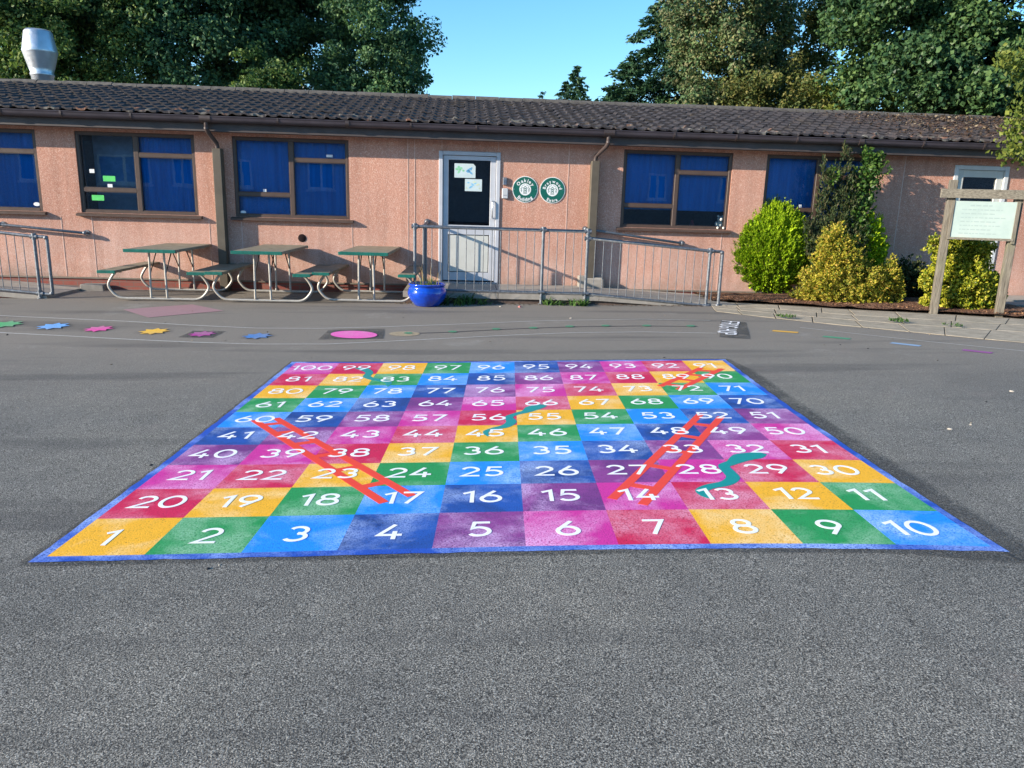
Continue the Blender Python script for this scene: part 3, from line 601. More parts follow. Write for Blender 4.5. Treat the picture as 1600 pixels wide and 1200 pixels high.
def oval(win, px, py, rx, rz_):
    u, z = PW(px, py, 0); m_ = MB(); m_.add([(u + rx * math.cos(rad(a)), .0475, z + rz_ * math.sin(rad(a))) for a in range(0, 360, 18)] + [(u + rx * math.cos(rad(a)), .0445, z + rz_ * math.sin(rad(a))) for a in range(0, 360, 18)], [tuple(range(19, -1, -1)), tuple(range(20, 40))][::-1] + [(k, (k + 1) % 20, (k + 1) % 20 + 20, k + 20) for k in range(20)]); m_.build('sticker', M['white'], win, label='oval white sticker low on the glass')
oval(W[2], 379, 331.5, .045, .026); oval(W[0], 55, 319, .05, .03)
# entrance door
dr = MB(); a, b, zt, zb = -1.297, -.293, 2.313, .205
for q in (((a, -.02, zb), (a + .065, .11, zt)), ((b - .065, -.02, zb), (b, .11, zt)), ((a + .065, -.02, zt - .06), (b - .065, .11, zt))): dr.bbox(*q, .006)
df = dr.build('door_frame', M['alu'], B)
dr = MB(); a1, b1 = a + .072, b - .072; gl0, gl1, gz0, gz1 = -1.140, -.455, 1.138, 2.180
for q in (((a1, .012, .225), (gl0, .07, zt - .067)), ((gl1, .012, .225), (b1, .07, zt - .067)), ((gl0, .012, gz1), (gl1, .07, zt - .067)), ((gl0, .012, .985), (gl1, .07, gz0)), ((gl0, .012, .225), (gl1, .07, .36))): dr.bbox(*q, .004)
door = dr.build('door', M['alu'], B)
m_ = MB(); m_.box((gl0 + .001, .035, gz0 + .001), (gl1 - .001, .041, gz1 - .001)); m_.build('pane', M['glass'], door)
m_ = MB(); m_.bbox((gl0 + .012, .026, .372), (gl1 - .012, .05, .973), .006); m_.build('panel', M['panel'], door)
m_ = MB(); hu = -.412; m_.tube([(hu, .012, 1.27), (hu, -.035, 1.27), (hu, -.045, 1.29), (hu, -.045, 1.52), (hu, -.035, 1.54), (hu, .012, 1.54)], .011); m_.build('handle', M['steel'], door)
m_ = MB(); m_.bbox((a, -.05, .172), (b, .14, .2045), .006); m_.build('threshold', M['steel'], B)
m_ = MB(); m_.box((-1.2, .55, .2), (-.35, .56, 2.4)); m_.build('lobby_dark_sheet', M['dark'], B)  # near-black sheet behind the door glass, the unlit lobby's darkness as colour
M['paper'] = plain('pale_paper', (.55, .66, .68), .7, var=.06)
def paper(name, us, zs, cut, cols, label, cat):
    c = ((us[0] + us[1]) / 2, (zs[0] + zs[1]) / 2); r_ = empty(name, wl(c[0], .03, c[1]), TH, label, cat, 'papers on the entrance door')
    hw, hh = (us[1] - us[0]) / 2, (zs[1] - zs[0]) / 2; poly = [(-hw, -hh), (hw, -hh), (hw, hh * (1 - cut)), (hw * (1 - cut * .6), hh), (-hw, hh)]
    m_ = MB(); n_ = len(poly); m_.add([(x_, 0, z) for x_, z in poly] + [(x_, .002, z) for x_, z in poly], [tuple(range(n_)), tuple(range(2 * n_ - 1, n_ - 1, -1))] + [(k, k + n_, (k + 1) % n_ + n_, (k + 1) % n_) for k in range(n_)]); m_.build('sheet', M['paper'], r_)
    for k, (col, spots) in enumerate(cols):
        m_ = MB()
        for (x_, z, rx, rz_, an) in spots:
            ps = [(x_ * hw + rx * math.cos(t) * math.cos(an) - rz_ * math.sin(t) * math.sin(an), z * hh + rx * math.cos(t) * math.sin(an) + rz_ * math.sin(t) * math.cos(an)) for t in [q * math.pi / 6 for q in range(12)]]
            m_.add([(p[0], -.0012 - .0003 * k, p[1]) for p in ps], [tuple(range(12))])
        m_.build('drawing', plain('ink_%s_%d' % (name, k), col, .7), r_)
paper('paper_sheet', (-1.045, -.70), (1.90, 2.125), .35, [((.25, .60, .35), [(-.75, .2, .03, .02, 0), (-.55, -.1, .045, .015, 1), (-.4, .3, .03, .02, .5), (-.6, .5, .02, .02, 0), (-.15, 0, .02, .015, 0)]), ((.16, .42, .68), [(.35, .15, .05, .015, .6), (.5, -.2, .05, .016, -.7), (.3, -.1, .03, .02, 0), (.6, .3, .03, .012, 1.2)])], 'larger clipped-corner paper with green and blue drawings on the door glass', 'paper')
paper('paper_sheet', (-.87, -.59), (1.69, 1.883), 0, [((.22, .50, .70), [(-.3, -.3, .035, .016, .6), (-.1, .1, .03, .014, -.6), (-.6, .4, .02, .012, 0), (.2, .3, .02, .012, .4)]), ((.62, .66, .40), [(.5, .1, .03, .012, .3), (.1, .5, .03, .01, 0), (.7, -.5, .014, .01, 0), (-.8, -.5, .014, .01, 0)])], 'smaller rectangular paper with faint blue drawings below the clipped one', 'paper')
# second door, behind the notice board
dr = MB(); a, b, zt = 7.43, 8.40, 2.36
for q in (((a, -.02, .2), (a + .075, .11, zt)), ((b - .075, -.02, .2), (b, .11, zt)), ((a + .075, -.02, zt - .07), (b - .075, .11, zt))): dr.bbox(*q, .006)
dr.build('door_frame', plain('white_upvc', (.60, .62, .62), .4, var=.06), B)
dr = MB(); a1, b1 = a + .08, b - .08
for q in (((a1, .012, .2), (a1 + .11, .07, zt - .075)), ((b1 - .11, .012, .2), (b1, .07, zt - .075)), ((a1 + .11, .012, zt - .19), (b1 - .11, .07, zt - .075)), ((a1 + .11, .012, 1.1), (b1 - .11, .07, 1.24)), ((a1 + .11, .012, .2), (b1 - .11, .07, .35))): dr.bbox(*q, .004)
d2 = dr.build('door', M['panel'], B)
m_ = MB(); m_.box((a1 + .111, .035, 1.241), (b1 - .111, .041, zt - .191)); m_.build('pane', M['glass'], d2)
m_ = MB()
for k in range(6): m_.bbox((a1 + .112 + k * .093, .028, .352), (a1 + .112 + k * .093 + .088, .05, 1.098), .006)
m_.build('panel', M['panel'], d2)

# roof: rolled concrete tiles laid in courses
EY, EZ, RY, SL = -.355, 2.712, 2.78, .238; NR = 10; gauge = (RY - EY) / NR
du = .022; us = np.arange(-11.6, 11.3, du); ph = (us / .18) % 1.0
prof = np.where(ph < .46, np.sin(np.pi * ph / .46) ** 1.0 * .020, -.004 * np.sin(np.pi * (ph - .46) / .54))
tid = np.floor(us / .18).astype(int); V, Fc = [], []; nu = len(us); base = 0
for r_ in range(NR):
    rs = np.random.default_rng(r_ + 50); jit = rs.uniform(-.008, .008, 200); jy = rs.uniform(-.014, .014, 200); jj = jit[tid - tid.min()]; jyy = jy[tid - tid.min()] * (ph > 0)
    y0, y1 = EY + r_ * gauge, EY + (r_ + 1) * gauge + .03; th = .030
    for y, dz in ((y0, -th), (y0, 0), ((y0 + y1) / 2, -th * .45), (y1, -th)):
        zz = EZ + (y - EY) * SL + prof + dz + jj + (.028 if y == y0 and dz == 0 else .028 + 0) - (.0 if dz else 0)
        V.append(np.stack([us, np.full(nu, y) + jyy * (y == y0), zz], 1))
    for k in range(3):
        i = np.arange(nu - 1) + base + k * nu; Fc.append(np.stack([i, i + 1, i + 1 + nu, i + nu], 1))
    base += 4 * nu
roof = npmesh('roof', np.concatenate(V), np.concatenate(Fc), M['tiles'], B, world=False, smooth=False)
m_ = MB(); rz_ = EZ + (RY - EY) * SL
m_.add([(-11.6, RY, rz_ - .02), (11.3, RY, rz_ - .02), (11.3, BACK + .4, EZ), (-11.6, BACK + .4, EZ)], [(0, 1, 2, 3)]); m_.add([(u, y, z) for u in (-11.45, 11.15) for y, z in ((.0, ZT_), (BACK, ZT_), (RY, rz_ - .06))], [(0, 1, 2), (5, 4, 3)]); m_.build('roof_back', M['tiles'], B)
x = -11.6
m_ = MB()
while x < 11.2:
    L_ = .445; n_ = 8; vs = []; dz = random.uniform(-.006, .006)
    for xx in (x, x + L_):
        for k in range(n_ + 1):
            a_ = math.pi * k / n_; vs.append((xx, RY - .125 * math.cos(a_), rz_ - .02 + .085 * math.sin(a_) + dz))
    m_.add(vs, [(k, k + 1, k + n_ + 2, k + n_ + 1) for k in range(n_)] + [tuple(range(n_, -1, -1)), tuple(range(n_ + 1, 2 * n_ + 2))]); x += .455
m_.build('ridge', M['ridge'], roof)
m_ = MB(); m_.box((-11.5, -.302, 2.468), (11.2, -.282, 2.70)); m_.build('fascia', M['fascia'], B)
m_ = MB(); m_.box((-11.5, -.282, 2.480), (11.2, .0, 2.490)); m_.build('soffit', M['fascia'], B)
m_ = MB(); n_ = 12; R1 = .064; prof_ = [(-R1 - .006, .012), (-R1 - .006, .002), (-R1, .0), (-R1, -.030), (-R1 + .010, -.052), (-R1 + .030, -.072), (-.02, -.080), (.02, -.080), (R1 - .03, -.072), (R1 - .008, -.05), (R1, -.03), (R1, .008)]
for x0, x1 in ((-11.5, 11.2),):
    for xx in (x0, x1): m_.add([], [])
    vs = [(xx, -.375 + p, 2.672 + q) for xx in (x0, x1) for p, q in prof_] + [(xx, -.375 + p * .93, 2.672 + q * .93) for xx in (x0, x1) for p, q in prof_]; k_ = len(prof_)
    m_.add(vs, [(k, k + k_, k + 1 + k_, k + 1) for k in range(k_ - 1)] + [(2 * k_ + k, 2 * k_ + k + 1, 3 * k_ + k + 1, 3 * k_ + k) for k in range(k_ - 1)] + [(0, 2 * k_, 3 * k_, k_), (k_ - 1, 2 * k_ - 1, 4 * k_ - 1, 3 * k_ - 1)], True)
gut = m_.build('gutter', M['gutter'], B)
def collar(u, w_, name):
    m_ = MB(); R2 = .070; pr = [(-R2 - .003, .014), (-R2 - .003, -.032), (-R2 + .008, -.056), (-R2 + .03, -.078), (-.02, -.086), (.02, -.086), (R2 - .02, -.07), (R2, .014)]
    vs = [(xx, -.375 + p, 2.672 + q) for xx in (u - w_, u + w_) for p, q in pr]; k_ = len(pr); m_.add(vs, [(k, k + k_, k + 1 + k_, k + 1) for k in range(k_ - 1)] + [tuple(range(k_)), tuple(range(2 * k_ - 1, k_ - 1, -1))]); m_.build(name, M['brown'], gut)
for px, w_ in ((3, .014), (97, .014), (206, .014), (435, .014), (543, .03), (642, .014), (744, .014), (1053, .014), (1150, .014), (1245, .014), (1345, .04), (1442, .014), (1537, .014)):
    collar(PW(px, 185 + px * .028, .4)[0], w_, 'gutter_bracket')
collar(PW(321, 190, .4)[0], .085, 'gutter_outlet'); collar(PW(952, 208, .4)[0], .085, 'gutter_outlet')
for (pu, bu, lo) in ((PW(321, 190, .4)[0], -4.79, -.06), (PW(952, 208, .4)[0], 1.255, .2)):
    m_ = MB(); m_.tube([(pu, -.375, 2.60), (pu, -.375, 2.50), (pu + (bu - pu) * .08, -.32, 2.45), (pu + (bu - pu) * .92, -.12, 2.31), (bu, -.10, 2.26), (bu, -.10, 2.18)], .034, 14)
    m_.tube([(pu, -.375, 2.52), (pu, -.375, 2.49)], .040, 14); dp_ = m_.build('downpipe', M['brown'], B)
    m_ = MB(); m_.bbox((bu - .065, -.17, lo), (bu + .065, -.001, 2.225), .006); m_.build('pipe_boxing', M['boxing'], dp_)
m_ = MB(); vu, vz = PW(472, 372, 0); m_.lathe([(0, .010), (.058, .010), (.064, .006), (.066, 0)], n=24); m_.v = [(vu + v[0], -v[2], vz + v[1]) for v in m_.v]; m_.f = [tuple(reversed(f_)) for f_ in m_.f]; m_.build('wall_vent', plain('vent_cover', (.022, .014, .014), .95, spec=.1), B)
# spun metal flue cowl rising behind the ridge
cb = PY(67, 124, 17.4); s_ = 17.4 / F / CF.y * 1.0
pxm = (PY(100, 124, 17.4) - cb).length / 33
m_ = MB(); pr = [(15.5, -25), (15.5, 4), (16.8, 5), (16.8, 8), (15.8, 9), (18, 16), (24, 38), (24.6, 40), (24.2, 41.5), (19.5, 68), (17, 71), (16.6, 68), (14, 66), (0, 66)]
m_.lathe([(r_ * pxm, z * pxm) for r_, z in pr], n=48); c_ = WM.inverted() @ cb; m_.v = [(v[0] + c_.x, v[1] + c_.y, v[2] + c_.z) for v in m_.v]; m_.build('flue_cowl', M['cowl'], roof)

# things fixed to the wall
def wall_thing(name, u, z, label, cat, y=0.0, group=None): return empty(name, wl(u, y, z), TH, label, cat, group)
t_ = wall_thing('door_keypad', *PW(789, 283, 0), 'small dark grey keypad on the wall above the white box', 'keypad')
m_ = MB(); m_.bbox((-.035, -.035, -.06), (.035, 0, .06), .008); m_.build('case', M['grey_plastic'], t_)
m_ = MB()
for r_ in range(4):
    for c in range(3): m_.box((-.022 + c * .016, -.039, -.045 + r_ * .02), (-.012 + c * .016, -.0345, -.032 + r_ * .02))
m_.build('keys', M['steel'], t_)
t_ = wall_thing('intercom_box', *PW(789, 302, 0), 'white intercom box on the wall beside the entrance door', 'intercom')
m_ = MB(); m_.bbox((-.05, -.04, -.08), (.05, 0, .08), .01); m_.build('case', plain('pale_grey_case', (.50, .53, .55), .5, var=.05), t_); m_ = MB(); m_.box((-.028, -.042, -.035), (.028, -.0395, -.028)); m_.build('slot', M['grey_plastic'], t_)
FONT = None
def text_mesh(ch, size):
    cu = bpy.data.curves.new('t', 'FONT'); cu.body = ch; cu.size = size; cu.offset = .0022; cu.extrude = 0; cu.resolution_u = 3
    o = bpy.data.objects.new('t', cu); COL.objects.link(o); dg = bpy.context.evaluated_depsgraph_get(); me = bpy.data.meshes.new_from_object(o.evaluated_get(dg))
    v = [tuple(p.co) for p in me.vertices]; f_ = [tuple(p.vertices) for p in me.polygons]; bpy.data.objects.remove(o); bpy.data.curves.remove(cu); bpy.data.meshes.remove(me); return v, f_
def arc_text(mb, txt, R_, mid, size, top=True, y=-.0145):
    g = [text_mesh(c, size) for c in txt]; ws = []
    for v, f_ in g: ws.append((min(p[0] for p in v), max(p[0] for p in v)) if v else (0, size * .3))
    gap = size * .13; tot = sum(b - a for a, b in ws) + gap * (len(txt) - 1); x = -tot / 2
    for (v, f_), (a, b) in zip(g, ws):
        cx = x + (b - a) / 2; an = cx / R_
        vs = []
        for p in v:
            lx, lz = p[0] - (a + b) / 2, p[1]
            if top: th = mid - an; rr = R_ + lz; vs.append((rr * math.cos(th) + lx * math.sin(th), y, rr * math.sin(th) - lx * math.cos(th)))
            else: th = mid + an; rr = R_ - lz; vs.append((rr * math.cos(th) - lx * math.sin(th), y, rr * math.sin(th) + lx * math.cos(th)))
        mb.add(vs, f_); x += (b - a) + gap
def disc(R_, y0, y1, cx=0, cz=0, n=48):
    m_ = MB(); m_.add([(cx + R_ * math.cos(2 * math.pi * k / n), y, cz + R_ * math.sin(2 * math.pi * k / n)) for y in (y0, y1) for k in range(n)], [tuple(range(n)), tuple(range(2 * n - 1, n - 1, -1))] + [(k, k + n, (k + 1) % n + n, (k + 1) % n) for k in range(n)]); return m_
def round_sign(px, py, top, bot, label):
    u, z = PW(px, py, 0); s_ = wall_thing('round_sign', u, z, label, 'sign', 0, 'round green building signs'); R_ = .212
    disc(R_, -.010, -.001).build('rim', M['white'], s_); disc(R_ - .011, -.0125, -.0101).build('face', M['sign_green'], s_); disc(.097, -.0145, -.0126).build('centre_disc', M['white'], s_)
    m_ = MB(); arc_text(m_, top, .118, math.pi / 2, .076 if len(top) < 7 else .066); m_.build('lettering', M['white'], s_); m_ = MB(); arc_text(m_, bot, .188, -math.pi / 2, .076 if len(bot) > 5 else .068, False); m_.build('lettering', M['white'], s_)
    m_ = MB(); y = -.0152
    def pl(pts): m_.add([(a, y, b) for a, b in pts], [tuple(range(len(pts)))])
    pl([(-.031, -.05), (.031, -.05), (.031, -.043), (-.031, -.043)]); pl([(-.025, -.043), (-.016, -.043), (-.016, .018), (-.025, .018)]); pl([(.016, -.043), (.025, -.043), (.025, .018), (.016, .018)])
    pl([(-.031, .014), (0, .044), (0, .056), (-.037, .020)]); pl([(0, .044), (.031, .014), (.037, .020), (0, .056)]); pl([(-.016, .006), (.016, .006), (.010, .018), (0, .024), (-.010, .018)])
    pl([(-.008, -.030), (.008, -.030), (.008, -.006), (-.008, -.006)]); pl([(-.032, -.068), (.032, -.068), (.030, -.060), (-.030, -.060)])
    for sx in (-1, 1):
        for k, (a, b, an) in enumerate(((.066, .02, .6), (.072, .006, -.5), (.058, .004, .9), (.068, -.014, .4), (.056, -.02, -.7), (.062, -.036, .8), (.052, .03, -.3))):
            pl([(sx * a + .010 * math.cos(t) * math.cos(an) - .005 * math.sin(t) * math.sin(an), b + .010 * math.cos(t) * math.sin(an) + .005 * math.sin(t) * math.cos(an)) for t in [q * math.pi / 4 for q in range(8)]])
    for k in range(9):
        t = rad(40 + k * 12.5)
        if k != 4: pl([(.080 * math.cos(t - .06), .080 * math.sin(t - .06)), (.080 * math.cos(t + .06), .080 * math.sin(t + .06)), (.071 * math.cos(t + .06), .071 * math.sin(t + .06)), (.071 * math.cos(t - .06), .071 * math.sin(t - .06))][::-1])
    m_.build('emblem', M['sign_green'], s_)
    for sx in (-1, 1): disc(.006, -.0145, -.0126, sx * .178, 0, 10).build('screw', M['steel'], s_)
round_sign(820.5, 296, 'Oakley', 'Building', 'round green sign reading Oakley Building, nearest the entrance door')
round_sign(863, 297.3, 'Braywood', 'Extra', 'round green sign reading Braywood Extra, second from the door')

# things on the sill behind the glass of the fourth window
u_, z_ = PW(1123, 354, -.12); tb = empty('teddy_bear', wl(u_, .10, W_Z0 + .001), TH, 'cream teddy bear sitting behind the glass of the window right of the door', 'soft toy')
fur = plain('cream_fur', (.85, .80, .70), .95, var=.2, scale=60, bump=.5)
m_ = MB(); m_.ball((0, 0, .075), (.062, .05, .075), 16); m_.ball((-.05, -.04, .028), (.03, .06, .028)); m_.ball((.05, -.04, .028), (.03, .06, .028)); m_.ball((-.065, -.02, .09), (.022, .03, .045)); m_.ball((.065, -.02, .09), (.022, .03, .045)); m_.build('body', fur, tb)
m_ = MB(); m_.ball((.01, -.005, .175), (.055, .048, .048), 16); m_.ball((-.032, 0, .222), .019); m_.ball((.052, 0, .222), .019); m_.ball((.01, -.048, .165), (.022, .018, .016)); m_.build('head', fur, tb)
m_ = MB(); m_.ball((-.012, -.047, .183), .005); m_.ball((.032, -.047, .183), .005); m_.ball((.01, -.065, .17), .006); m_.build('face', M['black'], tb)
rc = empty('red_sweeper', wl(PW(1079, 350, -.2)[0], .12, W_Z0 + .001), TH, 'dark red upright object with a thin T-shaped handle behind the window glass', 'cleaning tool')
m_ = MB(); m_.lathe([(0, 0), (.05, 0), (.052, .02), (.035, .08), (.02, .14), (.012, .15), (0, .15)], n=20); m_.build('body', plain('dark_red', (.22, .015, .02), .4), rc)
m_ = MB(); m_.tube([(.012, 0, .14), (.022, 0, .21), (.018, 0, .285)], .005); m_.tube([(-.05, 0, .285), (.075, 0, .285)], .006); m_.build('handle', M['black'], rc)

# ---------------------------------------------------------------- ramps and railings
RD = 1.40
def slab_strip(mb, pts, y0, y1, th):                 # pts: (u, ztop)
    for (u0, z0), (u1, z1) in zip(pts[:-1], pts[1:]):
        mb.add([(u0, y0, z0), (u1, y0, z1), (u1, y1, z1), (u0, y1, z0), (u0, y0, z0 - th), (u1, y0, z1 - th), (u1, y1, z1 - th), (u0, y1, z0 - th)], [(0, 1, 2, 3), (0, 4, 5, 1), (1, 5, 6, 2), (3, 2, 6, 7), (0, 3, 7, 4), (4, 7, 6, 5)])
rp = empty('entrance_ramp', wl(.9, -RD / 2, gwl(.9, -.7)), TH, 'raised concrete landing and ramp at the glazed entrance door', 'ramp')
def rb(mb, name, mat, root=rp, **k): mb.v = [tuple(wl(*v)) for v in mb.v]; return mb.build(name, mat, root, world=True, **k)
m_ = MB(); slab_strip(m_, [(-1.78, .178), (-.35, .178)], -RD, -.022, .085); slab_strip(m_, [(-.34, .178), (1.2, .178)], -RD, -.022, .085); slab_strip(m_, [(1.205, .178), (2.25, .125)], -RD, -.022, .085); slab_strip(m_, [(2.255, .125), (3.35, .07)], -RD, -.022, .085); rb(m_, 'slab', M['concrete_pale'])
m_ = MB(); slab_strip(m_, [(-1.75, .092), (1.2, .092), (3.2, .0)], -RD + .035, -.03, .25); rb(m_, 'brick_riser', M['riser'])
m_ = MB(); 
for a, b in ((1.06, 1.50),): m_.bbox((a, -.19, .10), (a + .10, -.02, .36), .01); m_.bbox((a + .10, -.19, .10), (b, -.02, .335), .03)
rb(m_, 'concrete_foot', M['concrete_pale'])
lp = empty('side_ramp', wl(-8.6, -.6, gwl(-8.6, -.6)), TH, 'sloping concrete ramp against the wall at the left end of the photo', 'ramp')
m_ = MB(); slab_strip(m_, [(-11, .18), (-9.3, .15), (-8.2, .06), (-7.05, -.02)], -1.25, -.022, .07); rb(m_, 'slab', M['concrete_pale'], lp); m_ = MB(); slab_strip(m_, [(-11, .108), (-9.3, .078), (-8.2, -.012), (-7.4, -.07)], -1.22, -.03, .25); rb(m_, 'brick_riser', M['brick'], lp)
bk = empty('concrete_block', wl(-6.85, -.12, gwl(-6.85, -.12)), TH, 'low grey concrete block against the brick plinth by the left picnic table', 'block'); m_ = MB(); m_.bbox((-.20, -.12, -.03), (.17, .10, .105), .012); m_.build('block', M['concrete'], bk)
def rp2(c, a0, a1, r_=.09, n=6): return [(c[0] + r_ * math.cos(rad(a0 + (a1 - a0) * k / n)), c[1], c[2] + r_ * math.sin(rad(a0 + (a1 - a0) * k / n))) for k in range(n + 1)]
def railing(root, y, top, bot, bal, posts, endloop, fittings, pr=.0235):
    m_ = MB(); m_.tube([(u, y, z) for u, z in top], pr, 12); rb(m_, 'top_rail', M['galv'], root)
    m_ = MB(); m_.tube([(u, y, z) for u, z in bot], pr * .85, 12); rb(m_, 'bottom_rail', M['galv'], root)
    for u, zt, extra in posts:
        m_ = MB(); m_.tube([(u, y, gwl(u, y) - .05), (u, y, zt)], pr * 1.02, 12); m_.lathe([(.001, 0), (.05, 0), (.05, .006), (.026, .012)], (u, y, gwl(u, y) + .002), 16); rb(m_, 'post', M['galv'], root)
    def at(L, u):
        for (a, za), (b, zb) in zip(L[:-1], L[1:]):
            if a <= u <= b: return za + (zb - za) * (u - a) / (b - a)
    for u in bal:
        m_ = MB(); m_.tube([(u, y, at(bot, u)), (u, y, at(top, u))], .0062, 8); rb(m_, 'baluster', M['galv'], root)
    for u, z, vert in fittings:
        m_ = MB()
        if vert: m_.tube([(u, y, z - .045), (u, y, z + .045)], pr * 1.42, 14)
        m_.tube([(u - .05, y, z), (u + .05, y, z)], pr * 1.38, 14); m_.ball((u, y, z), pr * 1.5, 12); rb(m_, 'rail_fitting', M['galv'], root)
rl = empty('ramp_railing', wl(.9, -RD, gwl(.9, -RD)), TH, 'galvanised tube railing along the front of the entrance landing and ramp', 'railing')
zT, zB = 1.142, .212; u0, u1, u2, u3, u4 = -1.60, .312, .985, 2.875, 3.07
bal = list(np.arange(u0 + .125, u1 - .04, .1275)) + list(np.arange(u1 + .09, u2 - .03, .125)) + list(np.arange(u2 + .12, u3 - .04, .128)) + [u3 + .07]
top = [(u0, zT), (u2, zT - .01), (u2 + .001, 1.035), (u3, .890), (u4 - .05, .885)]; bot = [(u0, zB), (u2, zB - .01), (u2 + .001, .20), (u3, .055), (u4 - .05, .045)]
railing(rl, -RD, top, bot, bal, [(u0, zT, 0), (u1, zT, 0), (u2, zT, 0), (u3, .89, 0)], None, [(u0, zT, 1), (u1, zT - .003, 1), (u2, zT - .01, 1), (u2, 1.03, 1), (u3, .89, 1), (u1, zB, 0), (u2, zB - .01, 0), (u3, .055, 0)])
m_ = MB(); m_.tube([(u3, -RD, .89), (u4 - .05, -RD, .885)] + rp2((u4 - .05, -RD, .835), 90, 0, .05) + [(u4, -RD, .14)] + rp2((u4 - .05, -RD, .095), 0, -90, .05) + [(u3, -RD, .05)], .0235, 12); m_.ball((u4 - .012, -RD, .872), .034); m_.ball((u4 - .012, -RD, .06), .034); rb(m_, 'end_loop', M['galv'], rl)
# return panel from the corner to the wall
ur = -1.485
m_ = MB(); m_.tube([(ur, -RD, zT), (ur, -.03, zT + .03)], .0235, 12); m_.ball((ur, -.03, zT + .035), .042); m_.tube([(ur, -.001, zT + .035), (ur, -.014, zT + .035)], .05, 16); rb(m_, 'return_rail', M['galv'], rl)
m_ = MB(); m_.tube([(ur, -RD, zB), (ur, -.03, zB)], .02, 12); rb(m_, 'return_rail', M['galv'], rl)
m_ = MB(); m_.bbox((ur - .024, -.78, .178), (ur + .024, -.73, zT - .02), .004); rb(m_, 'post', M['galv'], rl)
for y in np.arange(-RD + .10, -.06, .128): m_ = MB(); m_.tube([(ur, y, zB), (ur, y, zT)], .0075, 8); rb(m_, 'baluster', M['galv'], rl)
hr = empty('wall_handrail', wl(1.7, -.08, 1.0), TH, 'sloping galvanised handrail on the wall behind the entrance ramp', 'handrail')
a, b = PW(915, 358, .09), PW(1066, 380, .09); m_ = MB(); m_.tube([(a[0], -.09, a[1]), (b[0] - .02, -.09, b[1]), (b[0], -.06, b[1]), (b[0], -.002, b[1])], .0215, 12); m_.tube([(a[0] + .02, -.09, a[1]), (a[0], -.002, a[1])], .0215, 12); rb(m_, 'rail', M['galv'], hr)
for q in (a, b): m_ = MB(); m_.ball((q[0], -.085, q[1]), .036); m_.tube([(q[0], -.001, q[1]), (q[0], -.012, q[1])], .045, 16); rb(m_, 'flange', M['galv'], hr)
lr = empty('side_railing', wl(-7.6, -1.25, gwl(-7.6, -1.25)), TH, 'galvanised railing with rounded end loop at the left edge of the photo', 'railing')
top = [(-11, 1.18), (-9.4, 1.06), (-7.135, .845), (-7.02, .842)]; bot = [(-11, .32), (-9.4, .2), (-7.135, .015), (-7.02, .012)]
railing(lr, -1.25, top, bot, list(np.arange(-9.3, -7.2, .118)) + [-7.08], [(-9.4, 1.06, 0), (-7.135, .845, 0)], None, [(-7.135, .845, 1), (-9.4, 1.06, 1), (-7.135, .015, 1)])
m_ = MB(); ue = -6.955; m_.tube([(-7.135, -1.25, .845)] + rp2((ue - .05, -1.25, .795), 90, 0, .05) + rp2((ue - .05, -1.25, .055), 0, -90, .05) + [(-7.135, -1.25, .008)], .0235, 12); m_.ball((ue - .012, -1.25, .832), .034); m_.ball((ue - .012, -1.25, .018), .034); rb(m_, 'end_loop', M['galv'], lr)
hl = empty('wall_handrail', wl(-8, -.08, 1.0), TH, 'sloping galvanised handrail on the wall at the left edge, above the side ramp', 'handrail')
a, b = PW(-150, 338, .09), PW(132, 364, .09); c_ = PW(0, 350.5, .09); m_ = MB(); m_.tube([(a[0], -.09, a[1]), (c_[0], -.09, c_[1]), (b[0] - .02, -.09, b[1]), (b[0], -.06, b[1]), (b[0], -.002, b[1])], .0215, 12); rb(m_, 'rail', M['galv'], hl)
for q in (c_, b): m_ = MB(); m_.ball((q[0], -.085, q[1]), .034); m_.tube([(q[0], -.001, q[1]), (q[0], -.012, q[1])], .045, 16); m_.tube([(q[0], -.09, q[1]), (q[0], -.01, q[1])], .018); rb(m_, 'flange', M['galv'], hl)

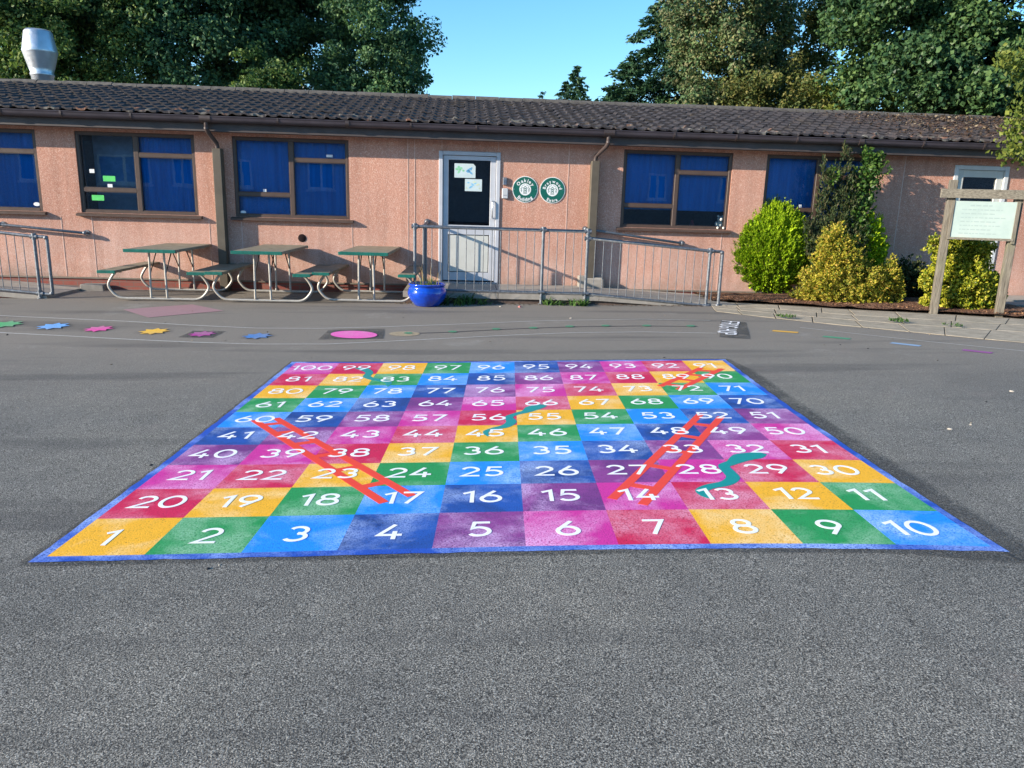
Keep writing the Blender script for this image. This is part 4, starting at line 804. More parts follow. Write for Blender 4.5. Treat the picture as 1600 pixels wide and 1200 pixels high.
# ---------------------------------------------------------------- picnic tables
def bend(P, r_=.09, n=5):
    P = [Vector(p) for p in P]; o = [P[0]]
    for i in range(1, len(P) - 1):
        a = (P[i - 1] - P[i]); b = (P[i + 1] - P[i]); k = min(r_, a.length * .48, b.length * .48); s_ = P[i] + a.normalized() * k; e = P[i] + b.normalized() * k
        for t in range(n + 1): t /= n; o.append(s_ * (1 - t) ** 2 + P[i] * 2 * t * (1 - t) + e * t * t)
    return o + [P[-1]]
def make_table():
    r_ = empty('picnic_table'); L = .86
    m_ = MB(); m_.bbox((-.355, -L + .03, .715), (.355, L - .03, .752), .008); tp = m_.build('table_top', M['top'], r_)
    m_ = MB(); m_.bbox((-.362, -L, .708), (.362, -L + .0298, .7535), .006); m_.bbox((-.362, L - .0298, .708), (.362, L, .7535), .006); m_.build('end_trim', M['edge'], tp)
    for sx in (-1, 1):
        x0, x1 = sorted((sx * .50, sx * .745)); m_ = MB(); m_.bbox((x0, -L + .03, .41), (x1, L - .03, .444), .008); st = m_.build('bench_seat', M['top'], r_)
        m_ = MB(); m_.bbox((x0 - .004, -L, .403), (x1 + .004, -L + .0298, .4455), .006); m_.bbox((x0 - .004, L - .0298, .403), (x1 + .004, L, .4455), .006); m_.build('end_trim', M['edge'], st)
    for sy in (-1, 1):
        y = sy * .60; m_ = MB()
        m_.tube(bend([(-.60, y, .402), (-.66, y, .33), (-.735, y, .20), (-.60, y, .021), (.60, y, .021), (.735, y, .20), (.66, y, .33), (.60, y, .402)], .13), .0195, 12)
        m_.build('leg_frame', M['tube'], r_)
        for sx in (-1, 1):
            m_ = MB(); m_.tube([(sx * .115 + .05 * 0, y - .012, .04), (sx * .105, y, .705)], .0165, 10); m_.build('leg', M['tube'], r_)
        m_ = MB(); m_.tube([(-.30, y, .700), (.30, y, .700)], .012, 8); m_.build('cross_bar', M['tube'], r_)
        for sx in (-1, 1):
            m_ = MB(); m_.tube([(sx * .11, y, .38), (sx * .11, y - sy * .30, .70)], .009, 8); m_.build('brace', M['black'], r_)
            m_ = MB(); m_.box((sx * .62 - .10, y - .02, .3965), (sx * .62 + .10, y + .02, .4025)); m_.build('seat_bracket', M['black'], r_)
    return r_
proto = make_table()
def copy_tree(o, parent=None):
    c = o.copy(); COL.objects.link(c); c.parent = parent
    for ch in list(o.children): copy_tree(ch, c)
    return c
for k, (px, py, rz, lab) in enumerate(((250, 470.5, .075, 'green-edged picnic table with steel legs, leftmost of the three by the wall'), (412, 473, .05, 'green-edged picnic table between two others, below the round black wall vent'), (573, 473, .04, 'green-edged picnic table nearest the blue flower pot and railing'))):
    t_ = proto if k == 0 else copy_tree(proto); q = PG(px, py); c = Vector((q.x, q.y)) + Matrix.Rotation(rz, 2) @ Vector((0, .60)) * 1.0
    t_.location = (c.x, c.y, gz(c.x, c.y) + .012); t_.rotation_euler = (0, 0, rz); tag(t_, lab, 'picnic table', 'picnic tables with benches along the wall')

# ---------------------------------------------------------------- blue pot
q = PG(664, 481.5); q.y += .27; pot = empty('flower_pot', (q.x, q.y, gz(q.x, q.y)), 0, 'glossy cobalt blue glazed bowl with sparse grass at the railing corner', 'plant pot')
m_ = MB(); m_.lathe([(0, .0), (.17, 0), (.185, .012), (.25, .09), (.283, .16), (.287, .205), (.268, .262), (.248, .288), (.262, .300), (.275, .312), (.272, .326), (.250, .330), (.238, .318), (.232, .29), (.225, .262)], n=56); m_.build('bowl', M['glaze'], pot)
m_ = MB(); m_.lathe([(.245, .288), (.12, .292), (0, .295)], n=30); m_.build('soil', M['soil'], pot)
def blades(n, R_, h, w_, lean, seed, c=(0, 0, 0)):
    rs = random.Random(seed); m_ = MB()
    for k in range(n):
        a = rs.uniform(0, 6.28); r_ = R_ * math.sqrt(rs.random()); x, y = c[0] + r_ * math.cos(a), c[1] + r_ * math.sin(a); d = rs.uniform(0, 6.28); hh = h * rs.uniform(.4, 1); l = lean * rs.uniform(.2, 1) * hh; s_ = rs.uniform(0, 3.14); ws = w_ * rs.uniform(.7, 1.2)
        dx, dy = math.cos(s_) * ws, math.sin(s_) * ws; lx, ly = math.cos(d) * l, math.sin(d) * l
        m_.add([(x - dx, y - dy, c[2]), (x + dx, y + dy, c[2]), (x + dx * .8 + lx * .35, y + dy * .8 + ly * .35, c[2] + hh * .6), (x - dx * .8 + lx * .35, y - dy * .8 + ly * .35, c[2] + hh * .6), (x + lx, y + ly, c[2] + hh * .95)], [(0, 1, 2, 3), (3, 2, 4)])
    return m_
gm = leafmat('grass_leaf', [(.05, .10, .03), (.11, .17, .05), (.22, .22, .09)]); gw = leafmat('weed_leaf', [(.03, .075, .02), (.06, .13, .03), (.11, .19, .05)])
blades(90, .15, .17, .004, .7, 1, (-.02, 0, .285)).build('grass', gm, pot); blades(8, .2, .38, .003, .4, 3, (0, 0, .285)).build('dry_stem', leafmat('straw', [(.35, .27, .14), (.45, .36, .2)]), pot)

# ---------------------------------------------------------------- foliage
def unit(v): return v / np.maximum(1e-9, np.linalg.norm(v, axis=1, keepdims=True))
def leaf_quads(P, A, ln, wd, rng, flat=None, fold=0.0):
    """P centres, A long axis, ln/wd sizes -> diamond-ish quads (each its own island)"""
    n = len(P); A = unit(A); Rn = unit(rng.normal(size=(n, 3)) if flat is None else flat + rng.normal(size=(n, 3)) * .6)
    Bv = unit(np.cross(A, Rn)); a = A * ln[:, None] / 2; b = Bv * wd[:, None] / 2; c = np.cross(A, Bv) * (wd[:, None] * .18)
    V = np.stack([P - a, P + b + a * .12 + c, P + a, P - b + a * .12 + c], 1).reshape(-1, 3); F_ = np.arange(4 * n).reshape(-1, 4); return V, F_
def clump_leaves(C, R_, m, size, rng, asp=.7, up=.25, out=.5):
    n = len(C) * m; d = unit(rng.normal(size=(n, 3))); r = rng.random(n) ** (1 / 2.2); Rr = np.repeat(R_, m, 0)
    P = np.repeat(C, m, 0) + d * r[:, None] * Rr; nrm = d * out + np.array([0, 0, up]); s = size * rng.uniform(.6, 1.35, n)
    A = unit(rng.normal(size=(n, 3))); A -= nrm * (A * nrm).sum(1)[:, None] * .7
    return leaf_quads(P, A, s, s * asp, rng, flat=nrm)
def crown_clumps(ell, dens, rng, shell=.55):
    Cs = []
    for (c, r, w_) in ell:
        k = max(6, int(dens * w_ * (r[0] * r[2]) )); d = unit(rng.normal(size=(k, 3))); rr = shell + (1 - shell) * rng.random(k) ** .7; rr *= 1 + .14 * np.sin(d[:, 0] * 5 + c[0]) * np.cos(d[:, 2] * 6 + c[1])
        Cs.append(np.array(c) + d * rr[:, None] * np.array(r))
    return np.concatenate(Cs)
def limb(mb, p, q, r0, r1, wob, rs, n=7):
    p, q = Vector(p), Vector(q); pts = [p.lerp(q, k / n) + Vector((rs.uniform(-1, 1), rs.uniform(-1, 1), rs.uniform(-.4, .4))) * wob * (0 if k in (0,) else 1) for k in range(n + 1)]; mb.tube(pts, r0, 7, r2=r1); return pts
def tree(px, Y, ztop, zbot, hw, leaf, mat, label, seed, clumps=1.0, m=150, cr=.62, shell=.5, lean=0, cat='tree', group='trees behind the building', bark='bark', asp=.7, ell=None, xw=1.0, cmat=None):
    rng = np.random.default_rng(seed); rs = random.Random(seed); p = PY(px, 300, Y); x = p.x; g = gz(x, min(Y, 14)); zc = (ztop + zbot) / 2; rz = (ztop - zbot) / 2
    r_ = empty('tree', (x, Y, g), 0, label, cat, group)
    if ell is None:
        ell = [((x, Y, zc), (hw, hw * .9, rz), 1.0)]
        for k in range(5): a = rs.uniform(0, 6.28); ell.append(((x + math.cos(a) * hw * .55, Y + math.sin(a) * hw * .5, zc + rs.uniform(-.5, .55) * rz), (hw * .55, hw * .5, rz * .45), .9))
    C = crown_clumps(ell, 9 * clumps, rng, shell); Rr = cr * rng.uniform(.55, 1.3, (len(C), 1)) * np.array([[1, 1, .75]])
    V, F_ = clump_leaves(C, Rr, m, leaf, rng, asp); cw = npmesh('crown', V, F_, mat, r_)
    mb = MB(); tr_ = limb(mb, (x, Y, g - .1), (x + lean, Y, zc + rz * .35), hw * .06 + .09, .05, .06, rs, 9)
    for k in rng.choice(len(C), min(22, len(C)), replace=False):
        b = tr_[rs.randint(4, 8)]; limb(mb, b, C[k], .045, .012, .10, rs, 5)
    mb.build('trunk', M[bark], r_); return r_
LM = dict(
 dark=leafmat('leaf_dark_green', [(.028, .075, .048), (.050, .125, .070), (.09, .18, .085), (.17, .27, .12)], .28),
 light=leafmat('leaf_light_green', [(.03, .075, .032), (.065, .135, .045), (.13, .21, .065), (.24, .30, .10)], .32),
 rust=leafmat('leaf_autumn', [(.045, .10, .05), (.08, .15, .065), (.12, .19, .08), (.20, .185, .10), (.14, .21, .09), (.29, .26, .14)], .22),
 olive=leafmat('leaf_olive', [(.04, .07, .022), (.09, .12, .035), (.16, .175, .05), (.26, .23, .08)], .25),
 syc=leafmat('leaf_sycamore', [(.022, .062, .032), (.044, .10, .042), (.075, .145, .055), (.13, .21, .08)], .28, .42),
 lime=leafmat('leaf_lime', [(.06, .10, .02), (.12, .16, .03), (.20, .23, .05)], .3),
 conif=leafmat('needle_dark', [(.014, .045, .028), (.028, .075, .038), (.05, .105, .048)], .15))
tree(10, 22.5, 10.5, 3.0, 3.0, .115, LM['light'], 'mid green broadleaf tree behind the roof, at the left edge beside the metal flue cowl', 11, 1.5, 230, .55, cmat=1)
tree(190, 25, 11.5, 2.8, 3.4, .12, LM['dark'], 'dark green tree behind the roof, second from the left edge', 12, 1.0, 230)
tree(120, 21.6, 7.0, 3.0, 1.5, .10, LM['light'], 'lighter green young tree close behind the ridge, right of the metal flue cowl', 19, 1.5, 150, .42)
tree(215, 21.8, 7.9, 3.2, .85, .095, LM['light'], 'slim pale green sapling standing before the second dark tree from the left', 20, 2.0, 130, .34)
tree(345, 24.5, 11.8, 2.6, 3.3, .12, LM['dark'], 'dark green tree behind the roof above the third window from the left', 13, 1.05, 230)
tree(430, 22, 5.7, 3.2, 1.0, .095, LM['light'], 'low pale green bush top showing over the ridge before the dark trees', 21, 2.2, 130, .34)
tree(480, 25.5, 11.8, 2.6, 3.3, .12, LM['dark'], 'dark green tree with pale bare limbs behind the roof, second from the open sky gap', 14, 1.0, 220, bark='pale_bark')
X_ = lambda px: PY(px, 300, 24).x
tree(572, 24, 10.2, 2.4, 1.9, .105, LM['dark'], 'dark green tree whose drooping right side borders the open sky gap', 15, 2.1, 210, .5, ell=[((X_(575), 24, 6.2), (1.7, 1.9, 3.2), 1.1), ((X_(600), 24, 4.5), (1.35, 1.5, 1.8), 1.3), ((X_(555), 24, 8.9), (1.7, 1.6, 1.7), 1.1), ((X_(640), 24, 6.05), (.8, .3, .10), 7), ((X_(622), 24, 7.6), (.45, .3, .45), 3)])
# right side
def conifer(px, py, Y, pybot, hw_px, label, seed, group=None, leaf=.16, dens=1.0):
    rng = np.random.default_rng(seed); top = PY(px, py, Y); x = top.x; g = gz(x, 14); H_ = top.z - g; s_ = Y / F * 1.03; R0 = hw_px * s_ * H_ / max(.5, (top.z - PY(px, pybot, Y).z))
    r_ = empty('conifer_tree', (x, Y, g), 0, label, 'conifer', group); P, A = [], []; z = g + .8
    while z < top.z:
        f_ = 1 - (z - g) / H_; R_ = R0 * f_ ** .85 * rng.uniform(.8, 1.12) + .03; nb = int(6 + 9 * f_)
        for k in range(nb):
            a = rng.uniform(0, 6.28); L = R_ * rng.uniform(.7, 1.1); n = int((8 + 36 * L) * dens); t = rng.random(n) ** .6; dr_ = np.array([math.cos(a), math.sin(a), 0])
            zz = z + t * L * .12 - (t * t) * L * .38 + (t > .85) * .05; q = np.array([x, Y, 0]) + dr_ * (t * L)[:, None]; q[:, 2] = zz; q += rng.normal(size=(n, 3)) * np.array([.08, .08, .05]) * (1.1 - t[:, None] * .5) * (.5 + L * .5)
            P.append(q); A.append(np.tile(dr_ * .9 + np.array([0, 0, -.25]), (n, 1)) + rng.normal(size=(n, 3)) * .45)
        z += .17 + .10 * f_
    P, A = np.concatenate(P), np.concatenate(A); n = len(P); s = leaf * rng.uniform(.6, 1.3, n); V, F_ = leaf_quads(P, A, s, s * .34, rng); npmesh('crown', V, F_, LM['conif'], r_)
    mb = MB(); mb.tube([(x, Y, g - .1), (x, Y, top.z)], .04 + H_ * .016, 8, r2=.01); mb.build('trunk', M['bark'], r_)
conifer(902, 103, 44, 158, 22, 'small pointed spruce tip standing alone in the sky gap above the ridge', 31, 'distant spruce tips', .26, .8)
conifer(884, 126, 45, 158, 14, 'lower spruce tip just left of the pointed one in the sky gap', 32, 'distant spruce tips', .26, .8)
conifer(848, 141, 46, 158, 6, 'tiny bare-looking conifer tip peeping over the ridge left of the spruces', 33, 'distant spruce tips', .2, .6)
conifer(1052, -60, 24.5, 158, 96, 'tall dark green conifer at the right side of the sky gap', 34, None, .17, 2.2)
conifer(985, 88, 24, 158, 34, 'shorter dark green conifer leaning out at the right edge of the sky gap', 35, None, .15, 2.4)
tree(1108, 22.6, 9.0, 3.0, 1.55, .09, LM['rust'], 'rusty brown and green tree just right of the tall dark conifer', 41, 2.2, 200, .38)
tree(1168, 24, 9.3, 3.0, 1.2, .09, LM['rust'], 'rusty brown tree with a rounded top left of the small upper sky notch', 42, 2.4, 200, .38)
X_ = lambda px: PY(px, 300, 25).x
tree(1290, 25, 10.0, 3.0, 1.7, .10, LM['olive'], 'yellowish olive tree right of the small upper sky notch', 43, 1.9, 200, .42, ell=[((X_(1318), 25, 8.3), (1.25, 1.4, 1.6), 1.3), ((X_(1285), 25, 6.2), (1.6, 1.5, 2.0), 1.3), ((X_(1240), 25, 5.0), (1.6, 1.4, 1.6), 1.3)])
tree(1200, 21.5, 5.6, 3.0, 1.6, .085, LM['olive'], 'low olive green bush behind the ridge below the rusty trees', 44, 2.2, 160, .36)
tree(1325, 20.5, 5.3, 3.0, 1.2, .085, LM['lime'], 'low yellow-green bush behind the ridge left of the large sycamore', 45, 2.4, 160, .34)
x_ = PY(1460, 100, 19).x
tree(1480, 19.6, 9.5, 3.6, 3.0, .105, LM['syc'], 'large dark sycamore hanging over the right end of the roof', 46, 1.7, 250, .5, asp=.9, ell=[((x_ + .2, 19.6, 6.9), (2.7, 2.3, 2.5), 1.1), ((x_ - 1.35, 19.0, 5.9), (1.2, 1.3, 1.7), 1.6), ((x_ + 1.9, 18.6, 6.2), (1.7, 1.8, 2.1), 1.2), ((x_ + .4, 18.0, 4.8), (1.7, 1.1, .9), 1.9), ((x_ - .9, 17.6, 4.5), (.9, .8, .6), 2.4), ((x_ + 2.4, 17.0, 4.8), (1.5, 1.2, 1.3), 1.6), ((x_ + 1.2, 17.3, 4.0), (2.2, .8, .5), 1.8), ((x_, 20, 9), (2.4, 2, 1.3), 1.2)])
tree(1560, 22, 5.6, 2.2, 3.2, .13, LM['dark'], 'dark undergrowth tree low behind the right end of the ridge', 47, 1.7, 170, .5)
# leaning branch spray in front of the eaves at the right edge
def spray_branch(name, pts, n, size, mat, label, cat, seed, droop=.25, twig=.012, spread=.16):
    rng = np.random.default_rng(seed); rs = random.Random(seed); P = [Vector(p) for p in pts[0]]; r_ = empty(name, P[0], 0, label, cat); mb = MB(); L = []
    for br in pts:
        q = bend([Vector(p) for p in br], .4, 6); mb.tube(q, twig, 6, r2=twig * .3)
        for k in range(n): t = rs.random() ** .8 * (len(q) - 1.001); i = int(t); L.append(q[i].lerp(q[i + 1], t - i))
    C = np.array([tuple(v) for v in L]) + rng.normal(size=(len(L), 3)) * spread; nn = len(C); s = size * rng.uniform(.6, 1.3, nn); A = rng.normal(size=(nn, 3)) * .7 + np.array([0, 0, -.6]); V, F_ = leaf_quads(C, A, s, s * .7, rng)
    npmesh('leaves', V, F_, mat, r_); mb.build('stem', M['bark'], r_)
B_ = lambda px, py, y: tuple(PY(px, py, y))
spray_branch('overhanging_branch', [[B_(1700, 60, 13.6), B_(1640, 110, 13.2), B_(1605, 150, 12.9), B_(1590, 185, 12.7), B_(1584, 225, 12.5)], [B_(1680, 90, 13.6), B_(1610, 100, 13.2), B_(1580, 92, 12.9), B_(1560, 100, 12.8)], [B_(1690, 130, 13), B_(1625, 160, 12.8), B_(1592, 190, 12.6), B_(1588, 215, 12.5), B_(1552, 248, 12.3)], [B_(1700, 200, 12.8), B_(1630, 215, 12.6), B_(1590, 240, 12.4), B_(1570, 240, 12.3)], [B_(1700, 20, 13.4), B_(1600, 90, 13.2), B_(1595, 150, 12.9)]], 230, .085, LM['lime'], 'yellow-green leafy branch hanging in front of the eaves at the right edge', 'branch', 51, spread=.11)
# dead twigs and fallen leaves on the roof
rs = random.Random(9); tw = empty('dead_branches', wl(8.0, 2.5, 3.5), TH, 'tangle of bare dead branches lying on the ridge at the right end of the roof', 'dead branches'); mb = MB()
def onroof(u, y, h=.07): return wl(u, y, EZ + .04 + (y - EY) * SL + h)
for k in range(46):
    u = rs.gauss(8.1, .8); y = rs.uniform(1.7, 2.75); p = onroof(u, y); a = rs.uniform(-.4, 3.5); L = rs.uniform(.35, 1.1); q = p + Vector((math.cos(a) * L, rs.uniform(-.2, .3), abs(math.sin(a)) * L * .75)); m1 = limb(mb, p, q, .012, .004, .035, rs, 5)
    for _ in range(3): b = m1[rs.randint(1, 4)]; limb(mb, b, b + Vector((rs.uniform(-.3, .3), rs.uniform(-.1, .1), rs.uniform(-.05, .25))), .006, .002, .02, rs, 3)
for k in range(14):
    u = rs.uniform(5.4, 9.3); y = rs.uniform(.1, 2.4); p = onroof(u, y, .03); mb.tube([p, p + Vector((rs.uniform(-.5, .5), rs.uniform(-.05, .05), .02))], .009, 6, r2=.004)
mb.build('twigs', M['twig'], tw)
rng = np.random.default_rng(4); n = 2000; u = 6.0 + 4.9 * rng.random(n) ** .6; y = -.3 + 3.05 * rng.random(n) ** .7; P = np.array([tuple(onroof(a, b, .012 + .02 * rng.random())) for a, b in zip(u, y)]); s = rng.uniform(.03, .075, n); V, F_ = leaf_quads(P, rng.normal(size=(n, 3)) * np.array([1, 1, .25]), s, s * .6, rng, flat=np.tile([0, -.3, 1.0], (n, 1)))
npmesh('roof_leaf_litter', V, F_, leafmat('dead_leaf', [(.025, .018, .013), (.055, .034, .024), (.10, .065, .045), (.26, .21, .15)], .02), kind='stuff')

# ---------------------------------------------------------------- shrubs
def sprays(P, D_, m, L, ln, wd, jit, rng, dirj=.35):
    n = len(P) * m; t = rng.random(n)[:, None]; Pb, Db = np.repeat(P, m, 0), np.repeat(unit(D_), m, 0); Lr = np.repeat(L * rng.uniform(.6, 1.3, (len(P), 1)), m, 0)
    C = Pb + Db * t * Lr + rng.normal(size=(n, 3)) * jit * (1.15 - t * .8); A = Db + rng.normal(size=(n, 3)) * dirj; s = ln * rng.uniform(.6, 1.3, n); return leaf_quads(C, A, s, s * wd, rng)
def join(*vf):
    V, F_, b = [], [], 0
    for v, f_ in vf: V.append(v); F_.append(f_ + b); b += len(v)
    return np.concatenate(V), np.concatenate(F_)
def shrub(name, root, parts, mat, label, cat='shrub', stems=None, group=None, smat='bark'):
    r_ = empty(name, root, 0, label, cat, group); V, F_ = join(*parts); npmesh('foliage', V, F_, mat, r_)
    if stems:
        mb = MB(); rs = random.Random(3)
        for a, b, w_ in stems: limb(mb, a, b, w_, w_ * .3, .03, rs, 6)
        mb.build('stem', M[smat], r_)
    return r_
def egg(c, r, n, rng, zpow=1.0, lo=-.95, lump=0.0):
    d = unit(rng.normal(size=(n, 3))); d = d[d[:, 2] > lo]; k = 1 + rng.normal(size=(len(d), 1)) * .03
    if lump: k = k + lump * (np.sin(d[:, :1] * 7 + c[0] * 9) * np.cos(d[:, 2:] * 8 + c[2] * 7) + .6 * np.sin(d[:, 1:2] * 13 + d[:, 2:] * 11 + c[0]))
    return np.array(c) + d * np.array(r) * k, d
G_ = dict(
 golden=leafmat('golden_conifer_leaf', [(.12, .23, .010), (.24, .39, .014), (.36, .52, .018), (.50, .64, .03)], .22, .5),
 gold=leafmat('gold_shrub_leaf', [(.06, .11, .016), (.17, .21, .022), (.36, .34, .035), (.52, .44, .07), (.46, .30, .07)], .25, .5),
 juni=leafmat('juniper_leaf', [(.018, .034, .018), (.035, .06, .025), (.06, .085, .035), (.10, .085, .045)], .1),
 ivy=leafmat('climber_leaf', [(.02, .06, .014), (.045, .11, .02), (.09, .17, .035), (.15, .22, .05)], .25, .4),
 euon=leafmat('variegated_leaf', [(.05, .10, .012), (.18, .23, .02), (.40, .40, .035), (.60, .54, .10)], .25, .4))
# round golden conifer
rng = np.random.default_rng(61); q = PG(1200, 463); q.y += .45; cx, cy, g = q.x, q.y, gz(q.x, q.y)
sc_ = q.y / F / CF.y; hw = 70 * sc_; H_ = (PY(1210, 304, cy).z - g) * 1.03; zc = g + H_ * .43
P, d = egg((cx, cy, zc), (hw * .96, hw * .85, H_ * .455), 5600, rng, lo=-.97); up = P[:, 2] > zc; P[up, 0] = cx + (P[up, 0] - cx) * (1 - .26 * ((P[up, 2] - zc) / (H_ * .42)) ** 1.3); P[up, 2] = zc + (P[up, 2] - zc) * 1.10
D1 = d * np.array([.75, .75, .25]) + np.array([0, 0, 1.0]); P = P + d * (.035 * np.sin(np.arctan2(d[:, 1], d[:, 0]) * 23 + P[:, 2] * 4) * np.cos(P[:, 2] * 9 + d[:, 0] * 5))[:, None]; q1 = sprays(P, D1, 24, .10, .028, .42, .012, rng, .25)
P2, d2 = egg((cx, cy, zc), (hw * .9, hw * .8, H_ * .43), 2600, rng, lo=-1); up = P2[:, 2] > zc; P2[up, 0] = cx + (P2[up, 0] - cx) * (1 - .26 * ((P2[up, 2] - zc) / (H_ * .42)) ** 1.3); q2 = sprays(P2, d2 + np.array([0, 0, .6]), 24, .10, .06, .55, .03, rng)
tips = np.array([[cx + a * hw, cy + rng.uniform(-.15, .1), zc + H_ * (.40 - abs(a) * .25)] for a in (-.13, .12, .22, -.3, .38, 0, .30, -.05)]); q3 = sprays(np.repeat(tips, 5, 0) + rng.normal(size=(40, 3)) * .035, np.tile([.03, 0, 1.0], (40, 1)), 34, .26, .036, .4, .02, rng, .25)
shrub('golden_conifer', (cx, cy, g), [q1, q2, q3], G_['golden'], 'egg-shaped bright yellow-green conifer right of the railing', 'shrub', [((cx, cy, g - .05), (cx, cy, zc), .06)])
# loose gold shrub
def wy(x, off): return D + x * math.tan(TH) - off
def mound(px, py, ybase, blobs, n, m, mat, name, label, seed, L=.16, ln=.06, wd=.5, upw=.5, dirj=.6, inner=.5, jit=.03, stems=True):
    rng = np.random.default_rng(seed); q = PG(px, py); cy = q.y + ybase; cy = min(cy, wy(q.x, .32)); cx = q.x; g = gz(cx, cy); parts = []; st = []; k_ = cy / F / CF.y
    tot = sum(b[2] * b[3] for b in blobs)
    for bx, by, rx, ry in blobs:                     # pixel-sized measures of each bulge, built at the shrub's own distance
        c = PY(bx, by, cy); r = (rx * k_, max(.16, min(rx * k_, .75) * .8), ry * k_); cnt = max(10, int(n * rx * ry / tot)); P, d = egg(tuple(c), r, cnt, rng, lump=.13)
        keep = P[:, 2] > g + .02; P, d = P[keep], d[keep]; D1 = d * .8 + np.array([0, 0, upw]) + rng.normal(size=d.shape) * .35; parts.append(sprays(P, D1, m, L, ln, wd, jit, rng, dirj))
        P, d = egg(tuple(c), tuple(v * inner for v in r), cnt // 2, rng); keep = P[:, 2] > g; parts.append(sprays(P[keep], d[keep] + np.array([0, 0, upw]), m, L, ln * 1.2, wd, jit * 2, rng, dirj))
        st.append(((cx + rng.uniform(-.1, .1), cy + .02, g - .03), tuple(c), .018))
    return shrub(name, (cx, cy, g), parts, mat, label, 'shrub', st if stems else None)
mound(1325, 480, .42, [(1288, 452, 34, 28), (1328, 450, 44, 34), (1310, 412, 27, 34), (1303, 380, 13, 20), (1374, 456, 24, 26), (1386, 430, 12, 16), (1345, 474, 40, 12), (1268, 468, 20, 14)], 1100, 34, G_['gold'], 'gold_shrub', 'spreading yellow-gold leafy shrub right of the egg-shaped conifer', 62, L=.14, ln=.042)
mound(1380, 470, 1.0, [(1356, 372, 12, 28), (1359, 398, 17, 24), (1350, 415, 20, 26)], 330, 24, G_['golden'], 'golden_conifer', 'small bright lime conifer tip rising behind the gold shrub', 63, L=.16, ln=.05, upw=1.2, dirj=.35)
mound(1415, 472, .8, [(1412, 445, 26, 24), (1440, 462, 18, 12), (1392, 455, 22, 20)], 300, 16, G_['juni'], 'dark_shrub', 'small dark green bush in shade against the wall left of the notice board', 64, L=.18, ln=.07)
# tall juniper: upright ragged spires
rng = np.random.default_rng(65); rs = random.Random(65); q = PG(1305, 470); cy = wy(q.x, .42); g = gz(q.x, cy); k_ = cy / F / CF.y; Ps, Ds = [], []
for bx, top, base, w_ in ((1323, 216, 420, 15), (1308, 252, 430, 17), (1291, 246, 440, 13), (1283, 300, 440, 14), (1336, 262, 430, 14), (1300, 330, 450, 30), (1270, 350, 400, 13), (1262, 338, 372, 6), (1330, 350, 450, 26), (1310, 400, 455, 36)):
    a, b = PY(bx, top, cy), PY(bx + rs.uniform(-3, 3), base, cy); n = int(10 + (b - a).length * 66 * w_ / 16)
    for _ in range(n):
        t = rs.random() ** .8; rr = w_ * k_ * (.10 + .9 * min(1, t * 1.8)) * math.sqrt(rs.random()); an = rs.uniform(0, 6.28); p = a.lerp(b, t); Ps.append((p.x + rr * math.cos(an), p.y + rr * math.sin(an), p.z - .05)); Ds.append((math.cos(an) * .5 + .1 * rs.gauss(0, 1), math.sin(an) * .5, 1.0))
v_ = sprays(np.array(Ps), np.array(Ds), 15, .15, .06, .30, .016, rng, .35)
shrub('juniper', (q.x, cy, g), [v_], G_['juni'], 'tall ragged dark juniper with several spires reaching the gutter', 'shrub', [((q.x, cy, g), tuple(PY(1315, 300, cy)), .05), ((q.x, cy, g), tuple(PY(1290, 320, cy)), .03)])
# leafy climber mixed into the juniper
rng = np.random.default_rng(66); q = PG(1355, 470); cy = wy(q.x, .30); g = gz(q.x, cy); pts = []
for bx, by, rx, ry in ((1350, 290, 24, 36), (1362, 262, 14, 22), (1340, 330, 22, 30), (1372, 250, 7, 14), (1346, 365, 20, 24), (1356, 240, 8, 12), (1300, 275, 8, 16)):
    c = PY(bx, by, cy - .1); k = int(rx * ry * .9); d = unit(rng.normal(size=(k, 3))); pts.append(np.array(tuple(c)) + d * rng.random((k, 1)) ** .4 * np.array([rx * k_, .22, ry * k_]))
C = np.concatenate(pts); s = .055 * rng.uniform(.6, 1.4, len(C)); v_ = leaf_quads(C, rng.normal(size=C.shape), s, s * .8, rng, flat=np.tile([-.3, -1, .5], (len(C), 1))); sh = []; st = []; 
for a, b in (((1360, 262), (1378, 236)), ((1368, 268), (1388, 250)), ((1352, 250), (1353, 230)), ((1366, 290), (1392, 262))):
    p0, p1 = PY(*a, cy - .15), PY(*b, cy - .3); st.append((tuple(p0), tuple(p1), .006)); t = rng.random((60, 1)); c = np.array(tuple(p0)) * (1 - t) + np.array(tuple(p1)) * t + rng.normal(size=(60, 3)) * .025; s = .045 * rng.uniform(.6, 1.3, 60); sh.append(leaf_quads(c, rng.normal(size=c.shape), s, s * .75, rng))
shrub('leafy_climber', (q.x, cy, g), [v_] + sh, G_['ivy'], 'fresh green leafy climber growing up beside the tall juniper', 'climbing plant', st + [((q.x, cy, g), tuple(PY(1350, 290, cy)), .02)])
mound(1505, 487, .10, [(1503, 447, 38, 34), (1492, 408, 24, 22), (1518, 402, 18, 18), (1468, 384, 13, 7), (1458, 436, 12, 12), (1538, 452, 20, 18), (1466, 470, 14, 11), (1522, 468, 30, 14), (1496, 382, 18, 9), (1530, 388, 12, 6)], 1100, 24, G_['euon'], 'variegated_shrub', 'yellow variegated bushy shrub growing through the notice board posts', 67, L=.10, ln=.050, wd=.62, upw=.15, dirj=.9)
pl_ = PG(1441, 482); rr_ = empty('pale_seedling', (pl_.x, pl_.y, pl_.z), 0, 'small silvery leafed seedling on the bark bed left of the notice board', 'plant')
blades(12, .03, .15, .016, 1.0, 8).build('leaves', plain('silver_leaf', (.48, .52, .46), .7), rr_)

